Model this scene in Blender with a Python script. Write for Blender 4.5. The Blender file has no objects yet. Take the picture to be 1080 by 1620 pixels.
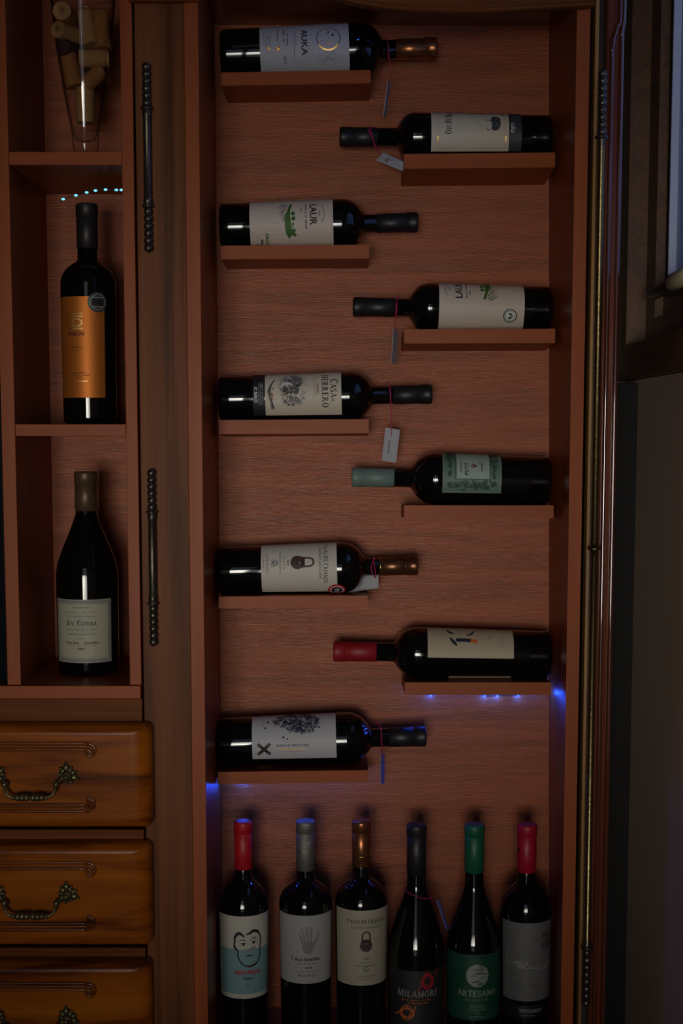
import bpy, bmesh, math, random
from mathutils import Vector, Matrix

# ------------------------------------------------------------------ camera, sky, light, exposure
SC = bpy.context.scene
COL = SC.collection
W, H = 1080, 1620
FPX = 2250.0                       # 50 mm lens
PITCH = math.atan(FPX / 22000.0)
CAM = Vector((0.0, -2.1, 1.35))
CY = 680 + FPX * math.tan(PITCH)   # the photograph is cropped: principal point below the centre

cd = bpy.data.cameras.new('camera')
cam = bpy.data.objects.new('camera', cd)
COL.objects.link(cam)
cam.location = CAM
cam.rotation_euler = (math.pi / 2 - PITCH, 0, 0)
cd.sensor_fit = 'VERTICAL'
cd.sensor_height = 36.0
cd.sensor_width = 24.0
cd.lens = FPX / H * 36.0
cd.shift_y = (CY - H / 2) / H
cd.clip_start = 0.02
SC.camera = cam

SC.view_settings.view_transform = 'Standard'
SC.view_settings.look = 'None'
SC.view_settings.gamma = 1.0
SC.view_settings.use_curve_mapping = False
SC.view_settings.exposure = -0.15
SC.cycles.use_denoising = True
SC.cycles.max_bounces = 8
SC.cycles.sample_clamp_indirect = 4.0
SC.cycles.caustics_reflective = False
SC.cycles.caustics_refractive = False

wd = bpy.data.worlds.new('sky')
SC.world = wd
wd.use_nodes = True
wd.node_tree.nodes['Background'].inputs[0].default_value = (0.75, 0.83, 1.0, 1)
wd.node_tree.nodes['Background'].inputs[1].default_value = 0.35


def area(name, loc, rot, sx, sy, power, color, spread=180):
    l = bpy.data.lights.new(name, 'AREA')
    l.shape = 'RECTANGLE'
    l.size, l.size_y = sx, sy
    l.energy = power
    l.color = color
    l.spread = math.radians(spread)
    o = bpy.data.objects.new(name, l)
    COL.objects.link(o)
    o.location = loc
    o.rotation_euler = rot
    return o


# daylight through the glazed balcony door behind the camera
BW_X0, BW_X1, BW_Z0, BW_Z1, BW_Y = -0.85, 0.25, 0.06, 2.42, -3.70
area('daylight_rear', ((BW_X0 + BW_X1) / 2, BW_Y - 0.10, 1.03), (math.radians(92.5), 0, math.radians(-4.5)),
     BW_X1 - BW_X0 - 0.08, 0.87, 1.80, (1.0, 0.94, 0.84), 31)
area('highlight_strip_rear', (-0.30, BW_Y - 0.09, 1.22), (math.radians(90), 0, 0), 0.13, 2.28, 1.25, (0.95, 0.97, 1.0), 180)  # narrow strip lamp added behind the door for highlights on bottles and glass
# daylight through the small window in the right wall
area('daylight_right', (0.80, -0.62, 1.98), (0, math.radians(90), 0), 0.95, 1.15, 13.0, (0.42, 0.60, 1.0), 160)

# ------------------------------------------------------------------ pixel rays -> world points
CP, SP = math.cos(PITCH), math.sin(PITCH)


def ray(px, py):
    u, v = (px - W / 2) / FPX, (CY - py) / FPX
    return Vector((u, CP + v * SP, -SP + v * CP))


def at(px, py, Y):                 # point of the real plane y = Y seen at that pixel
    d = ray(px, py)
    return CAM + d * ((Y - CAM.y) / d.y)


def atX(px, py, X):
    d = ray(px, py)
    return CAM + d * ((X - CAM.x) / d.x)


def zat(py, Y):
    return at(540, py, Y).z


# ------------------------------------------------------------------ materials
def s2l(c):
    return tuple(((x / 255) / 12.92 if x / 255 <= 0.04045 else ((x / 255 + 0.055) / 1.055) ** 2.4) for x in c) + (1,)


MATS = {}


def plain(name, col, rough=0.5, metal=0.0, spec=0.5, coat=0.0, emit=None, estr=0.0, noise=0.0, bump=0.0, nscale=60, trans=0.0, ior=1.5):
    if name in MATS:
        return MATS[name]
    m = bpy.data.materials.new(name)
    m.use_nodes = True
    nt = m.node_tree
    b = nt.nodes['Principled BSDF']
    c = col if len(col) == 4 else tuple(col) + (1,)
    b.inputs['Base Color'].default_value = c
    b.inputs['Roughness'].default_value = rough
    b.inputs['Metallic'].default_value = metal
    b.inputs['Specular IOR Level'].default_value = spec
    b.inputs['Coat Weight'].default_value = coat
    b.inputs['Coat Roughness'].default_value = 0.05
    b.inputs['Transmission Weight'].default_value = trans
    b.inputs['IOR'].default_value = ior
    if emit:
        b.inputs['Emission Color'].default_value = tuple(emit) + (1,)
        b.inputs['Emission Strength'].default_value = estr
    if noise or bump:
        tc = nt.nodes.new('ShaderNodeTexCoord')
        n = nt.nodes.new('ShaderNodeTexNoise')
        n.inputs['Scale'].default_value = nscale
        n.inputs['Detail'].default_value = 4
        nt.links.new(tc.outputs['Object'], n.inputs['Vector'])
        if noise:
            mx = nt.nodes.new('ShaderNodeMix')
            mx.data_type = 'RGBA'
            mx.inputs[6].default_value = c
            mx.inputs[7].default_value = tuple(x * (1 - noise) for x in c[:3]) + (1,)
            nt.links.new(n.outputs['Fac'], mx.inputs[0])
            nt.links.new(mx.outputs[2], b.inputs['Base Color'])
        if bump:
            bp = nt.nodes.new('ShaderNodeBump')
            bp.inputs['Strength'].default_value = bump
            bp.inputs['Distance'].default_value = 0.001
            nt.links.new(n.outputs['Fac'], bp.inputs['Height'])
            nt.links.new(bp.outputs['Normal'], b.inputs['Normal'])
    MATS[name] = m
    return m


def wood(name, cols, stretch, rough=0.42, bump=0.25, coat=0.0, fine=1.0, spec=0.5, coarse=None):
    """cols: three linear colours dark..light; stretch: noise scale per axis (small along the grain)."""
    if name in MATS:
        return MATS[name]
    m = bpy.data.materials.new(name)
    m.use_nodes = True
    nt = m.node_tree
    L = nt.links.new
    b = nt.nodes['Principled BSDF']
    tc = nt.nodes.new('ShaderNodeTexCoord')
    mp = nt.nodes.new('ShaderNodeMapping')
    mp.inputs['Scale'].default_value = stretch
    L(tc.outputs['Object'], mp.inputs['Vector'])
    n1 = nt.nodes.new('ShaderNodeTexNoise')
    n1.inputs['Scale'].default_value = 1.0
    n1.inputs['Detail'].default_value = 6
    n1.inputs['Roughness'].default_value = 0.62
    n1.inputs['Distortion'].default_value = 0.6
    L(mp.outputs['Vector'], n1.inputs['Vector'])
    mp2 = nt.nodes.new('ShaderNodeMapping')
    cs = coarse or tuple(s * 0.16 for s in stretch)
    mp2.inputs['Scale'].default_value = cs
    mp2.inputs['Location'].default_value = (3.1, 1.7, 5.3)
    L(tc.outputs['Object'], mp2.inputs['Vector'])
    n2 = nt.nodes.new('ShaderNodeTexNoise')
    n2.inputs['Scale'].default_value = 1.0
    n2.inputs['Detail'].default_value = 3
    n2.inputs['Distortion'].default_value = 1.2
    L(mp2.outputs['Vector'], n2.inputs['Vector'])
    ad = nt.nodes.new('ShaderNodeMath')
    ad.operation = 'MULTIPLY_ADD'
    ad.inputs[1].default_value = 0.5 * fine
    L(n1.outputs['Fac'], ad.inputs[0])
    h = nt.nodes.new('ShaderNodeMath')
    h.operation = 'MULTIPLY'
    h.inputs[1].default_value = 1 - 0.5 * fine
    L(n2.outputs['Fac'], h.inputs[0])
    L(h.outputs[0], ad.inputs[2])
    r = nt.nodes.new('ShaderNodeValToRGB')
    e = r.color_ramp.elements
    e[0].position, e[0].color = 0.34, tuple(cols[0]) + (1,)
    e[1].position, e[1].color = 0.66, tuple(cols[2]) + (1,)
    k = e.new(0.5)
    k.color = tuple(cols[1]) + (1,)
    L(ad.outputs[0], r.inputs['Fac'])
    L(r.outputs['Color'], b.inputs['Base Color'])
    b.inputs['Roughness'].default_value = rough
    b.inputs['Specular IOR Level'].default_value = spec
    b.inputs['Coat Weight'].default_value = coat
    b.inputs['Coat Roughness'].default_value = 0.12
    bp = nt.nodes.new('ShaderNodeBump')
    bp.inputs['Strength'].default_value = bump
    bp.inputs['Distance'].default_value = 0.0008
    L(n1.outputs['Fac'], bp.inputs['Height'])
    L(bp.outputs['Normal'], b.inputs['Normal'])
    MATS[name] = m
    return m


def sc3(c, k):
    return tuple(x * k for x in c)


CH = (0.340, 0.076, 0.018)         # cherry laminate
M_BACK = wood('cherry_back_panel', (sc3(CH, 0.62), sc3(CH, 0.98), sc3(CH, 1.25)), (50, 90, 560), 0.33, 0.9, fine=0.9, spec=0.36, coarse=(3.5, 9, 60))
M_EDGE = wood('cherry_edge', (sc3(CH, 0.85), CH, sc3(CH, 1.15)), (160, 160, 6), 0.42, 0.08, fine=0.8, spec=0.18)
M_EDGEH = wood('cherry_edge_horizontal', (sc3(CH, 0.85), CH, sc3(CH, 1.15)), (6, 160, 200), 0.42, 0.08, fine=0.8, spec=0.18)
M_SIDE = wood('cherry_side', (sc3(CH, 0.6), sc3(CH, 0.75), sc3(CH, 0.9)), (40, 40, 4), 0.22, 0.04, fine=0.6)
WN = (0.170, 0.057, 0.019)
M_STILE = wood('walnut_stile', (sc3(WN, 0.42), WN, sc3(WN, 1.5)), (120, 120, 3.0), 0.46, 0.2, fine=0.7, coarse=(26, 26, 1.1), spec=0.12)
M_OCHRE = wood('golden_stile', ((0.22, 0.10, 0.022), (0.36, 0.17, 0.038), (0.48, 0.25, 0.07)), (120, 120, 3), 0.4, 0.15)
M_RAIL = wood('walnut_rail', ((0.09, 0.026, 0.007), (0.17, 0.051, 0.014), (0.23, 0.074, 0.021)), (4, 90, 160), 0.42, 0.12, fine=0.7, spec=0.06)
M_DRAWER = wood('drawer_walnut', ((0.075, 0.013, 0.002), (0.29, 0.072, 0.005), (0.42, 0.118, 0.007)), (5, 60, 130), 0.24, 0.10, coat=0.0, fine=0.55, coarse=(2.6, 12, 22), spec=0.16)
M_CARVE = wood('carved_walnut', ((0.055, 0.010, 0.002), (0.19, 0.048, 0.005), (0.28, 0.078, 0.007)), (5, 60, 130), 0.22, 0.10, spec=0.45)
M_POST = wood('red_post', ((0.08, 0.018, 0.008), (0.15, 0.036, 0.014), (0.19, 0.05, 0.02)), (110, 110, 3), 0.14, 0.04, coat=0.7)
M_WIN = wood('window_wood', ((0.07, 0.029, 0.012), (0.13, 0.056, 0.024), (0.18, 0.08, 0.035)), (150, 3, 150), 0.45, 0.15)
M_WALL = plain('wall_plaster', (0.62, 0.46, 0.33), 0.9, noise=0.12, bump=0.15, nscale=30)
M_ROOM = plain('room_plaster', (0.30, 0.26, 0.22), 0.9, noise=0.1, nscale=8)
M_FLOOR = wood('floor_boards', ((0.10, 0.05, 0.025), (0.16, 0.085, 0.045), (0.2, 0.11, 0.06)), (30, 3, 30), 0.4, 0.1)
M_BRONZE = plain('antique_bronze', (0.15, 0.125, 0.10), 0.34, 0.85, noise=0.5, bump=0.3, nscale=300)
M_BRASS = plain('old_brass', (0.34, 0.26, 0.12), 0.34, 1.0, noise=0.6, bump=0.4, nscale=240)
M_HANDLE = plain('handle_bronze', (0.26, 0.22, 0.10), 0.42, 0.85, noise=0.6, bump=0.8, nscale=260)
M_GLASS = plain('bottle_glass', (0.0035, 0.004, 0.0038), 0.035, spec=0.5, coat=0.25)
M_CLEAR = bpy.data.materials.new('clear_glass')
M_CLEAR.use_nodes = True
_nt = M_CLEAR.node_tree
_nt.nodes.remove(_nt.nodes['Principled BSDF'])
_tr, _gl, _mx, _lw, _cr = (_nt.nodes.new(n) for n in ('ShaderNodeBsdfTransparent', 'ShaderNodeBsdfGlossy', 'ShaderNodeMixShader', 'ShaderNodeMath', 'ShaderNodeLayerWeight'))
_rp = _nt.nodes.new('ShaderNodeValToRGB')
_rp.color_ramp.elements[0].position, _rp.color_ramp.elements[0].color = 0.45, (0.985, 0.985, 0.985, 1)
_rp.color_ramp.elements[1].position, _rp.color_ramp.elements[1].color = 1.0, (0.30, 0.27, 0.27, 1)
_nt.links.new(_cr.outputs['Facing'], _rp.inputs[0])
_nt.links.new(_rp.outputs[0], _tr.inputs[0])
_gl.inputs['Roughness'].default_value = 0.03
_lw.operation = 'POWER'
_lw.inputs[1].default_value = 4.0
_ad = _nt.nodes.new('ShaderNodeMath')
_ad.operation = 'MULTIPLY_ADD'
_ad.inputs[1].default_value = 0.30
_ad.inputs[2].default_value = 0.045
_nt.links.new(_cr.outputs['Facing'], _lw.inputs[0])
_nt.links.new(_lw.outputs[0], _ad.inputs[0])
_nt.links.new(_ad.outputs[0], _mx.inputs[0])
_nt.links.new(_tr.outputs[0], _mx.inputs[1])
_nt.links.new(_gl.outputs[0], _mx.inputs[2])
_nt.links.new(_mx.outputs[0], _nt.nodes['Material Output'].inputs[0])
M_CORK = plain('cork', (0.46, 0.185, 0.050), 0.85, noise=0.55, bump=0.8, nscale=220)
M_CORK2 = plain('pale_cork', (0.52, 0.27, 0.095), 0.85, noise=0.4, bump=0.5, nscale=200)
M_CORK3 = plain('wine_stained_cork', (0.075, 0.022, 0.022), 0.8, noise=0.4, bump=0.5, nscale=200)
M_BLACKGLOSS = plain('black_gloss', (0.006, 0.008, 0.011), 0.08)
M_STRING = plain('pink_cord', (0.50, 0.012, 0.11), 0.7)
M_TAG = plain('tag_card', (0.42, 0.42, 0.46), 0.7)
M_TAGB = plain('tag_card_blue', (0.20, 0.24, 0.50), 0.6)
M_WIRE = plain('led_wire', (0.02, 0.022, 0.03), 0.5)
M_LEDC = plain('led_cyan', (0.2, 0.5, 0.7), 0.3, emit=(0.16, 0.62, 0.80), estr=1.5)
M_LEDB2 = plain('led_blue_dim', (0.05, 0.1, 0.5), 0.3, emit=(0.006, 0.10, 1.0), estr=4.0)
M_LEDB = plain('led_blue', (0.05, 0.1, 0.5), 0.3, emit=(0.03, 0.10, 1.0), estr=4.0)


# ------------------------------------------------------------------ scene helpers
def link(name, bm, mats, parent=None, smooth=False):
    me = bpy.data.meshes.new(name)
    bmesh.ops.recalc_face_normals(bm, faces=bm.faces)
    bm.to_mesh(me)
    bm.free()
    for m in (mats if isinstance(mats, (list, tuple)) else [mats]):
        me.materials.append(m)
    if smooth:
        me.polygons.foreach_set('use_smooth', [True] * len(me.polygons))
    o = bpy.data.objects.new(name, me)
    COL.objects.link(o)
    if parent:
        o.parent = parent
    return o


def thing(name, label, cat, loc=(0, 0, 0), group=None):
    o = bpy.data.objects.new(name, None)
    COL.objects.link(o)
    o.empty_display_size = 0.05
    o.location = loc
    return tag(o, label, cat, group)


def tag(o, label, cat, group=None):
    o['label'] = label
    o['category'] = cat
    if group:
        o['group'] = group
    return o


def struct(o):
    o['kind'] = 'structure'
    return o


def hexa(bm, pts):                  # 4 bottom (ccw) + 4 top
    v = [bm.verts.new(p) for p in pts]
    for f in ((0, 3, 2, 1), (4, 5, 6, 7), (0, 1, 5, 4), (1, 2, 6, 5), (2, 3, 7, 6), (3, 0, 4, 7)):
        bm.faces.new([v[i] for i in f])
    return v


def boxbm(x0, x1, y0, y1, z0, z1, bev=0.0, seg=2, bm=None):
    bm = bm or bmesh.new()
    b2 = bmesh.new()
    hexa(b2, [(x0, y0, z0), (x1, y0, z0), (x1, y1, z0), (x0, y1, z0), (x0, y0, z1), (x1, y0, z1), (x1, y1, z1), (x0, y1, z1)])
    if bev:
        bmesh.ops.bevel(b2, geom=b2.edges[:], offset=bev, segments=seg, profile=0.5, affect='EDGES')
    me = bpy.data.meshes.new('t')
    b2.to_mesh(me)
    b2.free()
    bm.from_mesh(me)
    bpy.data.meshes.remove(me)
    return bm


def lathe(bm, prof, n=48, axis_pt=(0, 0, 0), M=None):
    """prof: (r, z) list from bottom to top, revolved round z."""
    rings = []
    ax = Vector(axis_pt)
    for r, z in prof:
        if r < 1e-6:
            p = Vector((0, 0, z)) + ax
            rings.append([bm.verts.new(M @ p if M else p)])
        else:
            ring = []
            for i in range(n):
                a = 2 * math.pi * i / n
                p = Vector((r * math.cos(a), r * math.sin(a), z)) + ax
                ring.append(bm.verts.new(M @ p if M else p))
            rings.append(ring)
    for a, b in zip(rings, rings[1:]):
        for i in range(n):
            j = (i + 1) % n
            if len(a) == 1 and len(b) == 1:
                continue
            if len(a) == 1:
                bm.faces.new((a[0], b[j], b[i]))
            elif len(b) == 1:
                bm.faces.new((a[i], a[j], b[0]))
            else:
                bm.faces.new((a[i], a[j], b[j], b[i]))
    return bm


def smooth_path(pts, n=6):          # Catmull-Rom
    P = [Vector(p) for p in pts]
    out = []
    for i in range(len(P) - 1):
        p0, p1, p2, p3 = P[max(i - 1, 0)], P[i], P[i + 1], P[min(i + 2, len(P) - 1)]
        for k in range(n):
            t = k / n
            out.append(0.5 * ((2 * p1) + (p2 - p0) * t + (2 * p0 - 5 * p1 + 4 * p2 - p3) * t * t + (3 * p1 - p0 - 3 * p2 + p3) * t ** 3))
    out.append(P[-1])
    return out


def tube(bm, pts, r, n=8, radii=None):
    P = [Vector(p) for p in pts]
    rings = []
    up = Vector((0.13, 0.31, 0.94)).normalized()
    for i, p in enumerate(P):
        d = (P[min(i + 1, len(P) - 1)] - P[max(i - 1, 0)]).normalized()
        a = d.cross(up)
        if a.length < 1e-4:
            a = d.cross(Vector((1, 0, 0)))
        a.normalize()
        b = d.cross(a).normalized()
        rr = radii[i] if radii else r
        rings.append([bm.verts.new(p + (a * math.cos(2 * math.pi * k / n) + b * math.sin(2 * math.pi * k / n)) * rr) for k in range(n)])
    for a, b in zip(rings, rings[1:]):
        for k in range(n):
            bm.faces.new((a[k], a[(k + 1) % n], b[(k + 1) % n], b[k]))
    bm.faces.new(rings[0])
    bm.faces.new(rings[-1])
    return bm


def ball(bm, c, r, sub=2, scale=(1, 1, 1)):
    M = Matrix.Translation(Vector(c)) @ Matrix.Diagonal((scale[0], scale[1], scale[2], 1))
    bmesh.ops.create_icosphere(bm, subdivisions=sub, radius=r, matrix=M)
    return bm


def prism(bm, pts, y0, y1):         # polygon in x,z pushed through y
    a = [bm.verts.new((p[0], y0, p[1])) for p in pts]
    b = [bm.verts.new((p[0], y1, p[1])) for p in pts]
    bm.faces.new(a)
    bm.faces.new(b[::-1])
    n = len(pts)
    for i in range(n):
        bm.faces.new((a[i], a[(i + 1) % n], b[(i + 1) % n], b[i]))
    return bm


# ------------------------------------------------------------------ planes of the furniture
YB = 0.0                            # niche back panel
YF = -0.24                          # front edges of the inserted boards
YS = -0.232                         # face of the solid stiles and rails
ZTOP = zat(-140, YF)
ZFLOOR = 0.0

# ------------------------------------------------------------------ the room
RX0, RX1 = -2.4, 0.42
RY0, RY1 = BW_Y, 0.03
RZ1 = 2.55
struct(link('floor', boxbm(RX0, RX1 + 0.3, RY0 - 0.1, RY1 + 0.1, -0.06, 0.0), M_FLOOR))
struct(link('ceiling', boxbm(RX0, RX1 + 0.3, RY0 - 0.1, RY1 + 0.1, RZ1, RZ1 + 0.06), M_ROOM))
struct(link('wall_back', boxbm(RX0, RX1 + 0.3, RY1, RY1 + 0.1, 0.0, RZ1), M_ROOM))
struct(link('wall_left', boxbm(RX0 - 0.1, RX0, RY0 - 0.1, RY1 + 0.1, 0.0, RZ1), M_ROOM))
# wall behind the camera, with the balcony door's glazed opening
bm = bmesh.new()
boxbm(RX0, BW_X0, RY0 - 0.08, RY0, 0, RZ1, bm=bm)
boxbm(BW_X1, RX1, RY0 - 0.08, RY0, 0, RZ1, bm=bm)
boxbm(BW_X0, BW_X1, RY0 - 0.08, RY0, 0, BW_Z0, bm=bm)
boxbm(BW_X0, BW_X1, RY0 - 0.08, RY0, BW_Z1, RZ1, bm=bm)
struct(link('wall_front', bm, M_ROOM))
w2 = thing('window_2', 'wooden framed window behind the camera', 'window', (0, 0, 0))
del w2['category'], w2['label']
struct(w2)
bm = bmesh.new()
nsx = 3
for i in range(nsx + 1):
    x = BW_X0 + (BW_X1 - BW_X0) * i / nsx
    boxbm(x - 0.03, x + 0.03, RY0 - 0.07, RY0 - 0.01, BW_Z0, BW_Z1, bm=bm)
for z in (BW_Z0 + 0.025, BW_Z0 + 0.55, BW_Z1 - 0.025):
    boxbm(BW_X0, BW_X1, RY0 - 0.068, RY0 - 0.012, z - 0.025, z + 0.025, bm=bm)
link('window_frame', bm, M_WIN, w2)

# right wall with its window
WINZ0 = None
D = lambda px, X: FPX * X / (px - 540)      # distance along view for a point of plane x = X (level ray)
Ya = lambda px, X: CAM.y + D(px, X)
X0 = 0.42
zA = CAM.z + (680 - 557) / FPX * D(987, X0)
zB = CAM.z + (680 - 511) / FPX * D(996, X0)
yO = Ya(984, X0)                    # outer (far) side of the casing
y1 = Ya(997, X0)
X1 = X0 + 0.016
y2 = Ya(1028, X1)
X2 = X1 + 0.012
y3 = Ya(1041, X2)
X3 = X2 + 0.030
y4 = y3
YN, ZT = -1.45, 2.45                # near end and top of the window (out of frame)
zlo = zA - 0.045
bm = bmesh.new()
boxbm(X0, X0 + 0.14, yO + 0.002, RY1, 0, RZ1, bm=bm)
boxbm(X0, X0 + 0.14, RY0 - 0.08, YN - 0.10, 0, RZ1, bm=bm)
boxbm(X0, X0 + 0.14, YN - 0.10, yO + 0.002, 0, zlo, bm=bm)
boxbm(X0, X0 + 0.14, YN - 0.10, yO + 0.002, ZT + 0.06, RZ1, bm=bm)
struct(link('wall_right', bm, M_WALL))
w1 = thing('window_1', 'window', 'window', (0, 0, 0))
del w1['category'], w1['label']
struct(w1)


def wframe(name, xa, xb, yfar, ynear, za, zb, wy, wz, mat=M_WIN):
    """picture frame in the right wall: x from xa to xb, member widths wy (uprights) and wz."""
    bm = bmesh.new()
    boxbm(xa, xb, yfar - wy, yfar, za, zb, 0.0015, 2, bm)
    boxbm(xa, xb, ynear, ynear + wy, za, zb, 0.0015, 2, bm)
    boxbm(xa, xb, ynear + wy, yfar - wy, za, za + wz, 0.0015, 2, bm)
    boxbm(xa, xb, ynear + wy, yfar - wy, zb - wz, zb, 0.0015, 2, bm)
    return link(name, bm, mat, w1)


wframe('window_casing', X0 - 0.012, X0 + 0.045, yO, YN - 0.09, zlo + 0.001, ZT + 0.05, yO - y1, zB - zlo - 0.035)
zC = CAM.z + (680 - 455) / FPX * D(1040, X2)
wframe('window_frame', X1, X0 + 0.050, y1 - 0.0005, YN, zB - 0.034, ZT, y1 - y2, 0.034)
wframe('window_sash', X2, X0 + 0.055, y2 - 0.0005, YN + 0.03, zB, ZT - 0.03, y2 - y3, zC - zB)
y5 = y3 - 0.001
wframe('window_gasket', X2 + 0.002, X2 + 0.05, y5, YN + 0.08, zC + 0.001, ZT - 0.09, 0.0155, 0.008, plain('rubber_gasket', (0.01, 0.01, 0.012), 0.6))
M_ALU = plain('pale_spacer', (0.55, 0.58, 0.66), 0.5)
y6 = y5 - 0.0156
wframe('glazing_bar', X2 + 0.0022, X2 + 0.030, y6, YN + 0.10, zC + 0.0095, ZT - 0.10, 0.0012, 0.0012, M_ALU)
M_PANE = M_CLEAR
link('window_pane', boxbm(X2 + 0.0130, X2 + 0.0165, YN + 0.102, y6 - 0.0013, zC + 0.011, ZT - 0.102), M_PANE, w1)
# sheer curtain hanging outside the glass
m = bpy.data.materials.new('sheer_curtain')
m.use_nodes = True
nt = m.node_tree
b = nt.nodes['Principled BSDF']
nt.nodes.remove(b)
tr = nt.nodes.new('ShaderNodeBsdfTranslucent')
df = nt.nodes.new('ShaderNodeBsdfDiffuse')
mx = nt.nodes.new('ShaderNodeMixShader')
tr.inputs[0].default_value = (0.17, 0.205, 0.30, 1)
df.inputs[0].default_value = (0.17, 0.205, 0.30, 1)
mx.inputs[0].default_value = 0.6
nt.links.new(df.outputs[0], mx.inputs[1])
nt.links.new(tr.outputs[0], mx.inputs[2])
nt.links.new(mx.outputs[0], nt.nodes['Material Output'].inputs[0])
bm = bmesh.new()
prev = None
ny = 170
for i in range(ny + 1):
    y = YN + (y6 + 0.055 - YN) * i / ny
    x = X2 + 0.060 + 0.004 * math.sin(i * 0.9) + 0.003 * math.sin(i * 2.3 + 1)
    a, c = bm.verts.new((x, y, zC - 0.02)), bm.verts.new((x, y, ZT))
    if prev:
        bm.faces.new((prev[0], a, c, prev[1]))
    prev = (a, c)
link('sheer_curtain', bm, m, w1, True)
# window handle: bronze lever with a pale grip
hb = thing('window_handle', 'bronze window lever with pale ivory grip on the dark sash', 'handle', (0, 0, 0))
hx = X2 - 0.022
p0, p1 = atX(1029, 466, hx), atX(1074, 447, hx)
bm = bmesh.new()
dv = (p1 - p0)
tube(bm, [p0 + dv * t for t in (0.0, 0.04, 0.12, 0.5, 1.0)], 0.008, 14, [0.004, 0.0075, 0.0088, 0.0088, 0.0088])
tube(bm, [p0 + dv * 0.30 + Vector((0, 0, 0)), p0 + dv * 0.30 + Vector((0.0225, 0, 0))], 0.007, 12)
link('lever', bm, plain('lever_bronze', (0.09, 0.065, 0.05), 0.35, 0.6), hb, True)
q0 = p0 + dv * 0.86 + Vector((-0.004, 0, 0.001))
bm = bmesh.new()
tube(bm, [q0, q0 + Vector((0, -0.003, 0)), q0 + Vector((0, -0.008, 0)), q0 + Vector((0, -0.09, 0.001)), q0 + Vector((0, -0.098, 0.001))], 0.009, 16,
     [0.005, 0.0085, 0.0105, 0.0105, 0.006])
link('grip', bm, plain('ivory_grip', (0.82, 0.74, 0.42), 0.35), hb, True)['label'] = 'pale ivory grip'

# ------------------------------------------------------------------ cabinet carcass
cab = thing('cabinet', 'tall walnut cabinet with drawers, stiles and bronze hinges', 'cabinet', (0, -0.12, 0))
OFF = -Vector(cab.location)


def put(name, bm, mat, parent=None, smooth=False, off=OFF):
    bmesh.ops.translate(bm, verts=bm.verts, vec=off)
    return link(name, bm, mat, parent, smooth)


xs0, xs1 = at(219, 600, YS).x, at(297.0, 600, YF).x - 0.0006
zn = zat(1593, YB)                  # niche floor
zcb1 = zat(1084, YF)                # cubby platform top
zcb0 = zat(1104, YF)
put('stile', boxbm(xs0 + 0.001, xs1, YS, -0.02, 0.08, ZTOP, 0.001), M_STILE, cab)['label'] = 'worn greyish-brown wide stile'
xr0 = at(929.0, 600, YS).x - 0.0035
xg1 = at(936.5, 600, YS).x
put('stile', boxbm(xr0 + 0.0045, xg1, YF + 0.002, YF + 0.022, 0.08, ZTOP, 0.001), M_OCHRE, cab)['label'] = 'narrow golden-brown stile'
xp0 = at(952, 600, -0.25).x
xp1 = xp0 + 0.0215
put('corner_post', boxbm(xp0 - 0.0005, xp1, YS - 0.006, -0.06, 0.0, ZTOP, 0.003, 3), M_POST, cab)['label'] = 'glossy red-brown corner post'
put('gap_shade_strip', boxbm(xp1 + 0.001, 0.4185, -0.075, -0.055, 0.0805, zat(606, -0.075), 0.001), plain('gap_shade_black', (0.004, 0.0035, 0.003), 0.8), cab)  # near-black strip added to draw the shade between cabinet and wall
put('filler', boxbm(xg1 + 0.0005, xp0 - 0.001, YF + 0.018, YF + 0.03, 0.08, ZTOP), plain('dark_gap_wood', (0.02, 0.010, 0.005), 0.6), cab)
# two glossy beads of moulding that turn outwards at the top
for dx, dy, ytop, sw in ((0.0070, 0.0, 72, 0.0095), (0.0188, 0.0, 48, 0.0020)):
    x = xp0 + dx
    yy = YS - 0.0064
    zt, ze = zat(ytop, -0.25), zat(22, -0.25)
    pts = [(x, yy, 0.10), (x, yy, 1.0), (x, yy, zt - 0.06), (x, yy, zt - 0.012), (x + sw * 0.05, yy, zt), (x + sw * 0.3, yy, zt + (ze - zt) * 0.4), (x + sw * 0.75, yy, zt + (ze - zt) * 0.75), (x + sw, yy, ze), (x + sw, yy, ZTOP)]
    bm = bmesh.new()
    tube(bm, smooth_path(pts, 6), 0.0034, 14)
    put('moulding', bm, plain('polished_mahogany', (0.10, 0.024, 0.012), 0.08, spec=1.0, coat=1.0), cab, True)
# valance with its scalloped lower edge
low = [at(px, py, YF) for px, py in ((322, -80), (400, -60), (470, -24), (523, 0), (570, 13), (610, 19), (650, 22.5), (710, 24.5), (770, 24.5), (840, 20), (914, 16), (936, 14.5))]
low = smooth_path(low, 4)
pts = [(p.x, p.z) for p in low] + [(low[-1].x, ZTOP), (low[0].x, ZTOP)]
bm = prism(bmesh.new(), pts, YF - 0.014, YF - 0.0006)
put('valance', bm, M_RAIL, cab)['label'] = 'scalloped dark valance board'
tb = bmesh.new()
tube(tb, [(p.x, YF - 0.0145, p.z + 0.003) for p in low], 0.003, 8)
put('bead', tb, M_RAIL, cab, True)
put('rail', boxbm(at(204, 4, YF).x, at(320, 4, YF).x, YF - 0.012, YF - 0.0006, zat(5, YF), ZTOP, 0.001), M_EDGEH, cab)
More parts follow.
